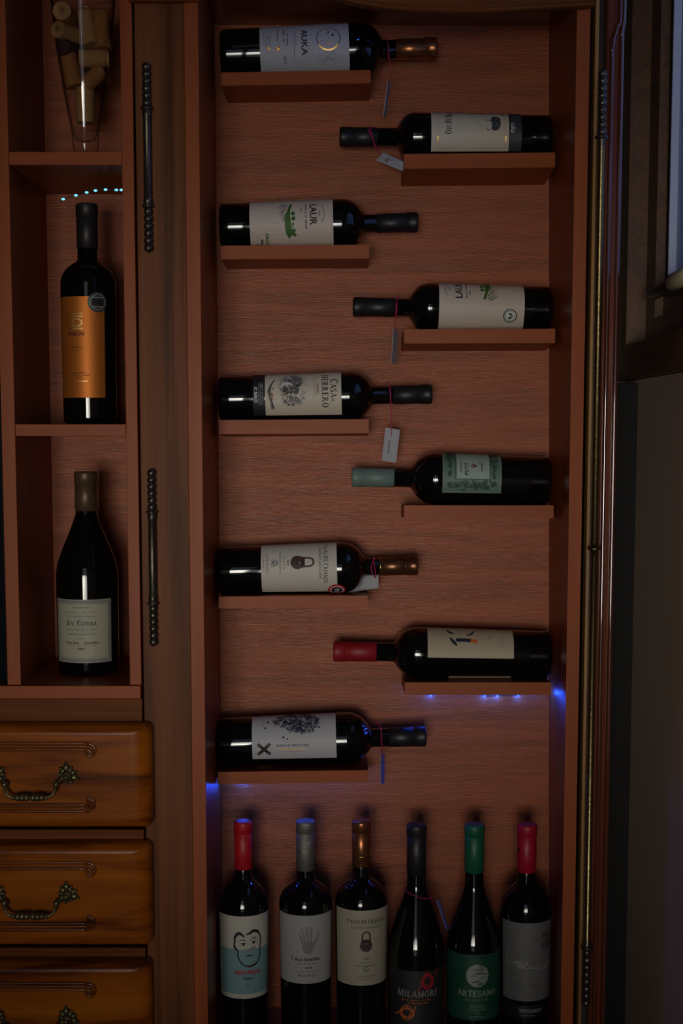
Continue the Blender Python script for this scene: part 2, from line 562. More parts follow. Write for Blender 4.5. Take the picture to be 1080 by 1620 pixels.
# rails round the drawers
YR = YS - 0.004
xl = at(-160, 1300, YF).x
xr = at(226, 1120, YR).x
for ya, yb_ in ((1105, 1146), (1312, 1335), (1499, 1523), (1704, 1730)):
    z1, z0 = zat(ya, YR), zat(yb_, YR)
    put('rail', boxbm(xl, xr - 0.001, YR, -0.02, z0 - 0.004, z1 - 0.0005, 0.001), M_RAIL, cab)
put('plinth', boxbm(xl, xp0 - 0.003, YS + 0.01, -0.02, 0.0, 0.0795, 0.002), M_RAIL, cab)
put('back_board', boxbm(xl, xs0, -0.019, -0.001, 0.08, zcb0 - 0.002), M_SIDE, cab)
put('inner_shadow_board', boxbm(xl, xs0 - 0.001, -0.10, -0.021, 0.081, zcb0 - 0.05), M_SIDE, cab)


def drawer(yt, yb_, xright, lbl):
    YD = -0.262
    x1 = at(xright, (yt + yb_) / 2, YD).x
    x0 = 2 * at(47, (yt + yb_) / 2, YD).x - x1
    z1, z0 = zat(yt, YD), zat(yb_, YD)
    # moulded front: a slab with a broad rounded edge
    bm = bmesh.new()
    prof = [(0.0, 0.0), (0.0, 0.012), (0.0015, 0.0185), (0.005, 0.0235), (0.0105, 0.0268), (0.017, 0.0285), (0.0235, 0.0290)]
    rings = []
    for ins, h in prof:
        ring = []
        rad = max(0.010 - ins, 0.0015)
        xa, xb, za, zb = x0 + ins * 1.1, x1 - ins * 1.1, z0 + ins * 0.55, z1 - ins * 0.55
        for cx, cz, a0 in ((xb - rad, zb - rad, 0), (xa + rad, zb - rad, 90), (xa + rad, za + rad, 180), (xb - rad, za + rad, 270)):
            for k in range(6):
                a = math.radians(a0 + 90 * k / 5)
                ring.append(bm.verts.new((cx + rad * math.cos(a), YD + 0.029 - h, cz + rad * math.sin(a))))
        rings.append(ring)
    n = len(rings[0])
    for a, b in zip(rings, rings[1:]):
        for i in range(n):
            bm.faces.new((a[i], a[(i + 1) % n], b[(i + 1) % n], b[i]))
    bm.faces.new(rings[-1])
    bm.faces.new(rings[0][::-1])
    d = put('drawer', bm, M_DRAWER, cab, True)
    d.data.polygons[-1].use_smooth = False
    d.data.polygons[-2].use_smooth = False
    d['label'] = lbl
    # carved line mouldings with a scroll at each end
    hgt = yb_ - yt
    for top in (True, False):
        cb = bmesh.new()
        for k, rr in ((0, 0.0023), (1, 0.0014), (2, 0.0023)):
            if top:
                y = yt + hgt * 0.175 + k * 5.0
                sc = [(128, y), (138, y + 0.3), (146 - k * 1.5, y + 3), (150.5 - k * 3, y + 10), (147 - k * 3, y + 19 - k * 5), (140, y + 21 - k * 5), (136 + k, y + 15 - k * 3), (140, y + 11)]
            else:
                y = yb_ - hgt * 0.175 - k * 5.0
                sc = [(128, y), (140, y - 1), (148 - k * 2, y - 5), (149 - k * 3, y - 14 + k * 3), (143 - k, y - 19 + k * 4), (138, y - 14 + k * 2)]
            right = [at(px, py, YD) for px, py in sc]
            cx = (x0 + x1) / 2
            path = [Vector((2 * cx - p.x, p.y, p.z)) for p in right[::-1]] + right
            tube(cb, smooth_path(path, 4), rr, 8)
        put('carving', cb, M_CARVE, d, True)
    # bail handle
    yc = yt + hgt * 0.49
    bb = bmesh.new()
    key = [(91, yc + 10, 0.010), (88, yc + 17, 0.014), (86, yc + 25, 0.017), (79, yc + 32, 0.018), (68, yc + 34, 0.018), (47, yc + 34, 0.018)]
    half = [at(px, py, YD - dy) for px, py, dy in key]
    cx = half[-1].x
    full = half + [Vector((2 * cx - p.x, p.y, p.z)) for p in half[-2::-1]]
    tube(bb, smooth_path(full, 5), 0.0021, 10)
    for s in (-1, 1):
        for k, (off, r1) in enumerate(((5, 0.0052), (12, 0.0057), (19, 0.0050), (26, 0.0036))):
            p = at(47 + s * off, yc + 34, YD - 0.018)
            ball(bb, p, r1, 2, (0.85, 0.9, 1.0))
    for s in (-1, 1):
        p = at(89, yc + 13, YD - 0.012)
        ball(bb, (cx + s * (p.x - cx), p.y, p.z), 0.0046, 2)
    put('bail', bb, M_HANDLE, d, True)
    for s in (-1, 1):
        rb = bmesh.new()
        c = at(107, yc - 3, YD)
        c = Vector((cx + s * (c.x - cx), YD, c.z))
        ball(rb, c + Vector((0, -0.006, -0.001)), 0.0075, 2, (1, 0.8, 1))
        ball(rb, c + Vector((0, -0.0125, -0.001)), 0.0035, 2)
        # leaves round the boss
        for k in range(9):
            a = math.radians(90 + 40 * k + 8)
            ln = (0.0170, 0.0135, 0.0120)[k % 3]
            dirv = Vector((s * math.cos(a), 0, math.sin(a)))
            side = Vector((-dirv.z, 0, dirv.x))
            b0, t0 = c + dirv * 0.004, c + dirv * ln
            mid = c + dirv * (ln * 0.62)
            pts = [b0 + side * 0.0025, mid + side * 0.0052, t0, mid - side * 0.0052, b0 - side * 0.0025]
            lo = [rb.verts.new(p + Vector((0, -0.0006, 0))) for p in pts]
            hi = [rb.verts.new(p + Vector((0, -0.0042 + 0.002 * (j == 2), 0))) for j, p in enumerate(pts)]
            ridge = rb.verts.new(mid + Vector((0, -0.0065, 0)))
            for j in range(5):
                rb.faces.new((lo[j], lo[(j + 1) % 5], hi[(j + 1) % 5], hi[j]))
                rb.faces.new((hi[j], hi[(j + 1) % 5], ridge))
            ball(rb, c + dirv * (ln * 0.9) + Vector((0, -0.003, 0)), 0.0024, 1)
        for k in range(3):               # the little tail where the bail hangs
            ball(rb, c + Vector((-s * (0.006 + 0.004 * k), -0.006, -0.004 - 0.004 * k)), 0.0036, 2)
        put('rosette', rb, M_HANDLE, d, True)
    return d


drawer(1147, 1312, 239, 'uppermost drawer')
drawer(1336, 1499, 239, 'middle drawer')
drawer(1524, 1704, 239, 'lowest drawer, cut by the frame')


def beads(z0, z1, n, r):
    pr = []
    hh = (z1 - z0) / n
    for i in range(n):
        for k in range(7):
            a = math.pi * k / 6
            pr.append((max(r * (0.55 + 0.45 * math.sin(a)), 0.0006), z0 + hh * i + hh * (1 - math.cos(a)) / 2))
    return pr


def hinge(cx, cyy, spec, lbl, mat_mid, mat_end):
    """spec: pixel rows top, collar, collar, bottom."""
    t, c1, c2, bt = [zat(v, cyy) for v in spec['rows']]
    r, rb_ = spec['r'], spec['rb']
    h = None
    bm = bmesh.new()
    pr = [(0.0, bt - 0.002)] + beads(bt, c2 - 0.002, spec['n'][1], rb_) + [(rb_ * 0.8, c2 - 0.002), (rb_ * 1.35, c2 - 0.0015), (rb_ * 1.35, c2 + 0.0015), (rb_ * 0.85, c2 + 0.002)]
    pr += [(r * 1.12, c2 + 0.003), (r * 1.12, c2 + 0.010), (r, c2 + 0.011)]
    for zc_ in spec.get('mid', ()):
        z = zat(zc_, cyy)
        pr += [(r, z - 0.012), (r * 1.15, z - 0.011), (r * 1.15, z - 0.003), (r * 1.9, z - 0.0016), (r * 1.9, z + 0.0016), (r * 1.15, z + 0.003), (r * 1.15, z + 0.011), (r, z + 0.012)]
    pr += [(r, c1 - 0.011), (r * 1.12, c1 - 0.010), (r * 1.12, c1 - 0.003), (rb_ * 0.85, c1 - 0.002), (rb_ * 1.35, c1 - 0.0015), (rb_ * 1.35, c1 + 0.0015), (rb_ * 0.8, c1 + 0.002)]
    pr += beads(c1 + 0.002, t, spec['n'][0], rb_) + [(0.0, t + 0.002)]
    lathe(bm, pr, 20, (cx, cyy, 0))
    for f in bm.faces:
        zc_ = f.calc_center_median().z
        f.material_index = 0 if c2 + 0.011 < zc_ < c1 - 0.011 else 1
    h = put('hinge', bm, [mat_mid, mat_end], cab, True)
    h['label'] = lbl
    pl = bmesh.new()
    boxbm(cx - 0.004, cx + 0.004, cyy, YS - 0.0001, c2 + 0.002, c1 - 0.002, bm=pl)
    put('hinge_leaf', pl, mat_end, h)
    return h


yh = YS - 0.0085
hinge(at(233, 250, yh).x, yh, dict(rows=(100, 171, 326, 398), r=0.0052, rb=0.0058, n=(6, 6)), 'upper beaded barrel hinge', M_BRONZE, M_BRONZE)
hinge(at(241, 880, yh).x, yh, dict(rows=(743, 810, 955, 1021), r=0.0052, rb=0.0058, n=(6, 6)), 'lower beaded barrel hinge', M_BRONZE, M_BRONZE)
yh2 = YF - 0.014
hinge(at(944.5, 600, yh2).x, yh2, dict(rows=(111, 217, 1499, 1592), r=0.0044, rb=0.0062, n=(9, 8), mid=(868,)), 'long brass rod hinge with beaded ends', M_BRASS, M_BRONZE)

# ------------------------------------------------------------------ cubby unit (left)
cub = thing('cubby_unit', 'open cherry cubby unit of three compartments above the drawers', 'shelf unit', (at(110, 600, YF).x, -0.12, zcb0))
O2 = -Vector(cub.location)
cl0, cl1 = at(2.5, 690, YF).x, at(24.0, 690, YF).x
cr0, cr1 = at(199.5, 690, YF).x, at(219.0, 690, YF).x - 0.001
YC = -0.001
put('platform', boxbm(xl, at(222, 1094, YF - 0.006).x, YF - 0.006, YC, zcb0, zcb1, 0.0006), M_EDGEH, cub, off=O2)
put('upright', boxbm(cl0, cl1, YF, YC, zcb1 + 0.0003, ZTOP, 0.0006), M_EDGE, cub, off=O2)
put('upright', boxbm(cr0, cr1, YF, YC, zcb1 + 0.0003, ZTOP, 0.0006), M_EDGE, cub, off=O2)
zs1 = (zat(261, YF), zat(240, YF))
zs2 = (zat(690, YF), zat(671, YF))
for a, b in (zs1, zs2):
    put('shelf', boxbm(cl1 + 0.0003, cr0 - 0.0003, YF + 0.0005, YC - 0.012, a, b, 0.0006), M_EDGEH, cub, off=O2)
put('back_panel', boxbm(cl1 + 0.0002, cr0 - 0.0002, -0.0115, YC, zcb1 + 0.0004, ZTOP), M_BACK, cub, off=O2)
put('back_panel', boxbm(xl, cl0 - 0.0002, -0.0115, YC, zcb1 + 0.0004, ZTOP), M_BACK, cub, off=O2)
put('upright', boxbm(xl - 0.018, xl - 0.0003, YF, YC, zcb0, ZTOP, 0.0006), M_EDGE, cub, off=O2)
put('top_board', boxbm(xl, cr1, YF, YC, ZTOP + 0.0003, ZTOP + 0.018, 0.0006), M_EDGEH, cub, off=O2)
# dark glossy panel in the neighbouring compartment
bm = boxbm(xl + 0.002, cl0 - 0.0012, YF + 0.012, YF + 0.030, zcb1 + 0.001, zat(330, YF), 0.004, 3)
bmesh.ops.translate(bm, verts=bm.verts, vec=-Vector((xl, YF, zcb1)))
p = tag(link('glass_panel', bm, M_BLACKGLOSS), 'black glossy panel at the far left edge, beside the cubby upright', 'panel')
p.location = (xl, YF, zcb1)

# ------------------------------------------------------------------ wine rack (right niche)
rack = thing('wine_rack', 'deep cherry wine rack niche with nine short staggered shelves', 'wine rack', (0.06, -0.12, zn - 0.02))
O3 = -Vector(rack.location)
nl0, nl1 = at(297.0, 600, YF).x, at(319.0, 600, YF).x
nr0, nr1 = at(903, 600, YF).x, at(923.5, 600, YF).x
zct = zat(40, YB)
put('side_panel', boxbm(nl0, nl1, YF, YC, zn - 0.018, ZTOP, 0.0006), M_EDGE, rack, off=O3)
# the right panel is not quite square to the back: it splays outwards towards the bottom
bk0, bk1 = at(868, 1500, YB), at(868, 200, YB)
xbk = lambda z: bk0.x + (bk1.x - bk0.x) * (z - bk0.z) / (bk1.z - bk0.z)
zlo_, zhi_ = zn - 0.018, ZTOP
bm = bmesh.new()
hexa(bm, [(nr0, YF, zlo_), (nr1, YF, zlo_), (xbk(zlo_) + 0.0165, YC, zlo_), (xbk(zlo_), YC, zlo_), (nr0, YF, zhi_), (nr1, YF, zhi_), (xbk(zhi_) + 0.0165, YC, zhi_), (xbk(zhi_), YC, zhi_)])
put('side_panel', bm, M_EDGE, rack, off=O3)
put('back_panel', boxbm(nl1 + 0.0002, nr0 + 0.02, YB, YB + 0.012, zn - 0.018, ZTOP), M_BACK, rack, off=O3)
bm = bmesh.new()
hexa(bm, [(nl1 + 0.0002, YF, zn - 0.018), (nr0 - 0.0002, YF, zn - 0.018), (xbk(zn) - 0.0002, YC, zn - 0.018), (nl1 + 0.0002, YC, zn - 0.018), (nl1 + 0.0002, YF, zn), (nr0 - 0.0002, YF, zn), (xbk(zn) - 0.0002, YC, zn), (nl1 + 0.0002, YC, zn)])
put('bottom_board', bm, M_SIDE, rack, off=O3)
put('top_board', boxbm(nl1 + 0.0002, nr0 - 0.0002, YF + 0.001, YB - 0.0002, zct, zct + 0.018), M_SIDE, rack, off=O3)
SD = 0.100
SHELVES = [  # x left, x right, top y at left, top y at right, thickness px, front-up tilt in degrees
    (350, 586, 114.5, 110.5, 20, 0.6), (639, 878, 243.5, 241, 22.5, 4.0), (349, 584, 388.5, 387, 21, 1.4), (639, 878, 521, 520, 22, 3.0),
    (347, 583, 664.5, 663, 22, 2.4), (639, 878, 799.5, 799.5, 20.5, 2.4), (346, 582, 944, 942, 19, 1.6), (640, 879, 1079.5, 1079.5, 20.5, 2.0), (344, 582, 1221.5, 1218.5, 20, 2.2)]
SHZ = []
for xa, xb, ya, yb_, th, tilt in SHELVES:
    a, b = at(xa, ya, -SD), at(xb, yb_, -SD)
    if xb > 800:
        b.x = min(b.x, nr0 + 0.001)
    a.x = max(a.x, nl1 + 0.002)
    tz = th * 2.0 / FPX
    dz = math.tan(math.radians(tilt)) * SD
    bm = bmesh.new()
    yk = -0.0003
    hexa(bm, [(a.x, -SD, a.z - tz), (b.x, -SD, b.z - tz), (b.x, yk, b.z - tz - dz), (a.x, yk, a.z - tz - dz),
              (a.x, -SD, a.z), (b.x, -SD, b.z), (b.x, yk, b.z - dz), (a.x, yk, a.z - dz)])
    bmesh.ops.bevel(bm, geom=bm.edges[:], offset=0.0006, segments=2, affect='EDGES')
    put('shelf', bm, M_EDGEH, rack, off=O3)
    SHZ.append((a, b, tilt, tz, dz))

# ------------------------------------------------------------------ print on labels
INK = {'k': ((0.012, 0.012, 0.014), 0.6, 0), 'g': ((0.10, 0.10, 0.11), 0.6, 0), 'lg': ((0.26, 0.26, 0.26), 0.6, 0), 'w': ((0.7, 0.7, 0.68), 0.6, 0),
       'gold': ((1.0, 0.62, 0.20), 0.42, 0.75), 'green': ((0.045, 0.16, 0.02), 0.6, 0), 'dgreen': ((0.008, 0.075, 0.032), 0.6, 0),
       'red': ((0.50, 0.015, 0.03), 0.55, 0), 'orange': ((0.65, 0.16, 0.03), 0.5, 0), 'brown': ((0.085, 0.04, 0.036), 0.6, 0), 'teal': ((0.20, 0.36, 0.38), 0.6, 0),
       'tan': ((0.55, 0.30, 0.15), 0.6, 0), 'pg': ((0.026, 0.075, 0.06), 0.6, 0), 'pl': ((0.36, 0.47, 0.42), 0.6, 0), 'plum': ((0.16, 0.03, 0.09), 0.6, 0), 'slate': ((0.045, 0.055, 0.075), 0.6, 0),
       'navy': ((0.02, 0.02, 0.06), 0.6, 0), 'dg': ((0.035, 0.035, 0.035), 0.6, 0), 'dkteal': ((0.06, 0.11, 0.13), 0.35, 0.4), 'maroon': ((0.10, 0.012, 0.015), 0.6, 0), 'rust': ((0.22, 0.07, 0.02), 0.6, 0),
       'silver': ((0.38, 0.42, 0.38), 0.4, 0.3), 'mint': ((0.15, 0.25, 0.20), 0.6, 0), 'blue': ((0.06, 0.12, 0.3), 0.6, 0)}


def ink(k):
    c, r, mt = INK[k]
    return plain('ink_' + k, c, r, mt)


SERIF = {}


def _glyphs():
    T, t = 0.20, 0.10
    S = lambda *a: ('s',) + a
    F = lambda x, y, w=0.30: ('f', x, y, w)
    A = lambda *a: ('a',) + a
    G = SERIF
    G['A'] = (0.80, [S(.08, 0, .40, 1, t), S(.72, 0, .40, 1, T), S(.2, .34, .6, .34, t), F(.08, 0, .24), F(.70, 0, .28)])
    G['B'] = (0.68, [S(.16, 0, .16, 1, T), F(.12, 0, .24), F(.12, 1, .24), A(.26, .75, .30, .25, -90, 90), A(.28, .26, .36, .27, -90, 90), S(.1, .5, .3, .5, t)])
    G['C'] = (0.74, [A(.42, .5, .38, .52, 48, 312), S(.70, .78, .70, 1.0, t)])
    G['D'] = (0.78, [S(.16, 0, .16, 1, T), F(.12, 0, .24), F(.12, 1, .24), A(.28, .5, .44, .5, -90, 90)])
    G['E'] = (0.66, [S(.17, 0, .17, 1, T), F(.14, 0, .26), F(.14, 1, .26), S(.1, .97, .58, .97, t), S(.1, .03, .60, .03, t), S(.2, .52, .46, .52, t), S(.57, .78, .57, 1, t), S(.60, 0, .60, .24, t), S(.46, .42, .46, .62, t)])
    G['G'] = (0.78, [A(.42, .5, .38, .52, 48, 320), S(.66, .04, .66, .45, T), F(.66, .45, .26)])
    G['H'] = (0.84, [S(.17, 0, .17, 1, T), S(.67, 0, .67, 1, T), F(.17, 0), F(.17, 1), F(.67, 0), F(.67, 1), S(.2, .51, .65, .51, t)])
    G['I'] = (0.38, [S(.19, 0, .19, 1, T), F(.19, 0), F(.19, 1)])
    G['J'] = (0.44, [S(.26, .1, .26, 1, T), F(.26, 1), A(.12, .1, .2, .18, 200, 360)])
    G['K'] = (0.80, [S(.17, 0, .17, 1, T), F(.17, 0), F(.17, 1), S(.24, .42, .62, 1, t), S(.34, .56, .68, 0, T), F(.62, 1, .24), F(.68, 0, .26)])
    G['L'] = (0.64, [S(.17, 0, .17, 1, T), F(.17, 1), F(.12, 0, .22), S(.1, .03, .58, .03, t), S(.58, 0, .58, .28, t)])
    G['M'] = (1.0, [S(.14, 0, .16, 1, t), S(.18, 1, .50, .05, T), S(.82, 1, .50, .05, t), S(.84, 0, .82, 1, T), F(.14, 0, .24), F(.14, 1, .24), F(.84, 0, .28), F(.86, 1, .24)])
    G['N'] = (0.84, [S(.14, 0, .14, 1, t), S(.16, 1, .68, 0, T), S(.70, 0, .70, 1, t), F(.14, 0, .24), F(.12, 1, .22), F(.70, 1, .24)])
    G['O'] = (0.84, [A(.42, .5, .39, .52, 0, 360)])
    G['P'] = (0.66, [S(.17, 0, .17, 1, T), F(.17, 0), F(.13, 1, .24), A(.28, .72, .33, .28, -90, 90)])
    G['R'] = (0.78, [S(.17, 0, .17, 1, T), F(.17, 0), F(.13, 1, .24), A(.27, .73, .31, .27, -90, 90), S(.34, .48, .66, 0, T), F(.68, 0, .22)])
    G['S'] = (0.60, [A(.30, .745, .24, .275, 50, 270), A(.30, .25, .27, .28, -130, 90), S(.50, .78, .50, 1, t), S(.07, 0, .07, .24, t)])
    G['T'] = (0.74, [S(.37, 0, .37, 1, T), F(.37, 0), S(.06, .97, .68, .97, t), S(.07, .74, .07, 1, t), S(.67, .74, .67, 1, t)])
    G['U'] = (0.82, [S(.17, .3, .17, 1, T), S(.67, .3, .67, 1, t), A(.42, .3, .33, .32, 180, 360), F(.17, 1), F(.67, 1, .24)])
    G['V'] = (0.80, [S(.10, 1, .40, 0, T), S(.72, 1, .40, 0, t), F(.10, 1, .28), F(.72, 1, .24)])
    G['Y'] = (0.78, [S(.39, 0, .39, .45, T), S(.12, 1, .39, .42, T), S(.68, 1, .39, .42, t), F(.39, 0), F(.12, 1, .26), F(.68, 1, .24)])
    G['Z'] = (0.66, [S(.08, .97, .6, .97, t), S(.56, 1, .1, 0, T), S(.06, .03, .6, .03, t), S(.07, .76, .07, 1, t), S(.6, 0, .6, .24, t)])
    G['.'] = (0.28, [S(.14, 0, .14, .15, .15)])


_glyphs()
_TXT = {}


def sans_tris(s):
    """2-D triangles of a string in the built-in font, unit cap height, starting at x = 0."""
    if s in _TXT:
        return _TXT[s]
    cu = bpy.data.curves.new('t', 'FONT')
    cu.body = s
    cu.resolution_u = 2
    ob = bpy.data.objects.new('t', cu)
    COL.objects.link(ob)
    dg = bpy.context.evaluated_depsgraph_get()
    me = bpy.data.meshes.new_from_object(ob.evaluated_get(dg))
    k = 1 / 0.69
    vs = [(v.co.x * k, v.co.y * k) for v in me.vertices]
    fs = [tuple(p.vertices) for p in me.polygons]
    bpy.data.meshes.remove(me)
    bpy.data.objects.remove(ob)
    bpy.data.curves.remove(cu)
    x0 = min(v[0] for v in vs)
    vs = [(x - x0, y) for x, y in vs]
    _TXT[s] = (vs, fs, max(v[0] for v in vs))
    return _TXT[s]


class Art:
    """flat print in label millimetres: x right, y up as the upright bottle is read."""

    def __init__(self):
        self.bm = bmesh.new()
        self.inks = []
        self.layer = 0
        self.T = lambda x, y: (x, y)

    def _i(self, k):
        if k not in self.inks:
            self.inks.append(k)
        return self.inks.index(k)

    def face(self, pts, k):
        z = self.layer * 0.03
        vs = [self.bm.verts.new(self.T(*p) + (z,)) for p in pts]
        try:
            f = self.bm.faces.new(vs)
            f.material_index = self._i(k)
        except ValueError:
            pass

    def up(self):
        self.layer += 1
        return self

    def rect(self, x0, y0, x1, y1, k):
        self.face([(x0, y0), (x1, y0), (x1, y1), (x0, y1)], k)

    def frame(self, x0, y0, x1, y1, w, k):
        self.rect(x0, y0, x1, y0 + w, k)
        self.rect(x0, y1 - w, x1, y1, k)
        self.rect(x0, y0 + w, x0 + w, y1 - w, k)
        self.rect(x1 - w, y0 + w, x1, y1 - w, k)

    def disc(self, x, y, r, k, ry=None, n=20):
        ry = ry or r
        self.face([(x + r * math.cos(2 * math.pi * i / n), y + ry * math.sin(2 * math.pi * i / n)) for i in range(n)], k)

    def arc(self, x, y, r, w, a0, a1, k, n=24, ry=None, wy=None):
        ry = ry or r
        wy = wy or w
        for i in range(n):
            A, B = (math.radians(a0 + (a1 - a0) * j / n) for j in (i, i + 1))
            self.face([(x + r * math.cos(A), y + ry * math.sin(A)), (x + r * math.cos(B), y + ry * math.sin(B)),
                       (x + (r - w) * math.cos(B), y + (ry - wy) * math.sin(B)), (x + (r - w) * math.cos(A), y + (ry - wy) * math.sin(A))], k)

    def stroke(self, pts, w, k, taper=False, smooth=True):
        P = smooth_path([(p[0], p[1], 0) for p in pts], 5) if smooth and len(pts) > 2 else [Vector((p[0], p[1], 0)) for p in pts]
        n = len(P)
        L, R = [], []
        for i, p in enumerate(P):
            d = P[min(i + 1, n - 1)] - P[max(i - 1, 0)]
            if d.length < 1e-9:
                d = Vector((1, 0, 0))
            d.normalize()
            q = Vector((-d.y, d.x, 0))
            ww = w / 2 * ((0.25 + 0.75 * math.sin(math.pi * i / (n - 1))) if taper else 1)
            L.append(p + q * ww)
            R.append(p - q * ww)
        for i in range(n - 1):
            self.face([(L[i].x, L[i].y), (L[i + 1].x, L[i + 1].y), (R[i + 1].x, R[i + 1].y), (R[i].x, R[i].y)], k)

    def sans(self, s, x, y, h, k, align='c', sx=1.0, bold=0.08):
        bold += 0.05
        vs, fs, w = sans_tris(s)
        ox = x - (w * h * sx * {'c': 0.5, 'l': 0, 'r': 1}[align])
        offs = [(0, 0)] if not bold else [(-bold, 0), (bold, 0), (0, bold * 0.6), (0, -bold * 0.6)]
        for dx, dy in offs:
            for f in fs:
                self.face([(ox + vs[i][0] * h * sx + dx, y + vs[i][1] * h + dy) for i in f], k)

    def serif(self, s, x, y, h, k, align='c', sx=1.0, big=1.0, gap=0.06):
        adv = []
        for i, ch in enumerate(s):
            kk = big if (i == 0 or s[i - 1] == ' ') and ch != ' ' else 1.0
            adv.append(((0.34 if ch == ' ' else SERIF[ch][0] + gap) * kk, kk))
        w = sum(a for a, _ in adv) * h * sx
        cx = x - w * {'c': 0.5, 'l': 0, 'r': 1}[align]
        for ch, (a, kk) in zip(s, adv):
            if ch != ' ':
                hh = h * kk
                for g in SERIF[ch][1]:
                    if g[0] == 's':
                        _, xa, ya, xb, yb_, ww = g
                        horiz = abs(ya - yb_) < 1e-6
                        if horiz:
                            q = [(xa, ya - ww / 2), (xb, yb_ - ww / 2), (xb, yb_ + ww / 2), (xa, ya + ww / 2)]
                        else:
                            q = [(xa - ww / 2, ya), (xa + ww / 2, ya), (xb + ww / 2, yb_), (xb - ww / 2, yb_)]
                        self.face([(cx + px * hh * sx, y + py * hh) for px, py in q], k)
                    elif g[0] == 'f':
                        _, xa, ya, ww = g
                        y0, y1_ = (0, .055) if ya < .2 else ((.945, 1) if ya > .8 else (ya - .03, ya + .03))
                        self.face([(cx + px * hh * sx, y + py * hh) for px, py in ((xa - ww / 2, y0), (xa + ww / 2, y0), (xa + ww / 2, y1_), (xa - ww / 2, y1_))], k)
                    else:
                        _, ax, ay, rx, ry, a0, a1 = g
                        self.arc(cx + ax * hh * sx, y + ay * hh, rx * hh * sx, 0.20 * hh * sx, a0, a1, k, 14, ry * hh, 0.10 * hh)
            cx += a * h * sx

    def greek(self, x, y, w, h, k, seed=0, align='c'):
        """a line of print too small to read: short marks of word length."""
        rnd = random.Random(seed)
        x0 = x - w * {'c': 0.5, 'l': 0, 'r': 1}[align]
        cx = x0
        while cx < x0 + w - 0.2:
            lw = rnd.uniform(0.35, 0.75) * h
            if rnd.random() < 0.86:
                self.rect(cx, y, min(cx + lw, x0 + w), y + h * rnd.choice((1, 1, 0.75)), k)
            cx += lw + 0.32 * h


def curls(art, cx, cy, rx, ry, n, k, seed, wmin=0.25, wmax=0.7, rmin=1.2, rmax=3.4):
    """engraved scrollwork"""
    rnd = random.Random(seed)
    for _ in range(n):
        a, d = rnd.uniform(0, 6.283), math.sqrt(rnd.random())
        x, y = cx + rx * d * math.cos(a), cy + ry * d * math.sin(a)
        r = rnd.uniform(rmin, rmax)
        a0 = rnd.uniform(0, 6.283)
        s = rnd.choice((-1, 1))
        turns = rnd.uniform(0.5, 1.3)
        pts = []
        for i in range(7):
            t = i / 6
            rr = r * (1 - 0.75 * t)
            aa = a0 + s * t * turns * 6.283
            pts.append((x + rr * math.cos(aa), y + rr * math.sin(aa)))
        art.stroke(pts, rnd.uniform(wmin, wmax), k, True)


# ------------------------------------------------------------------ bottles
F_BORD = [(0, 1), (.1, .992), (.2, .972), (.3, .935), (.4, .885), (.5, .81), (.6, .71), (.7, .57), (.78, .43), (.85, .29), (.91, .16), (.96, .06), (1, 0)]
F_BURG = [(0, 1), (.08, .985), (.17, .94), (.27, .86), (.37, .755), (.48, .62), (.6, .46), (.72, .31), (.83, .18), (.92, .075), (1, 0)]


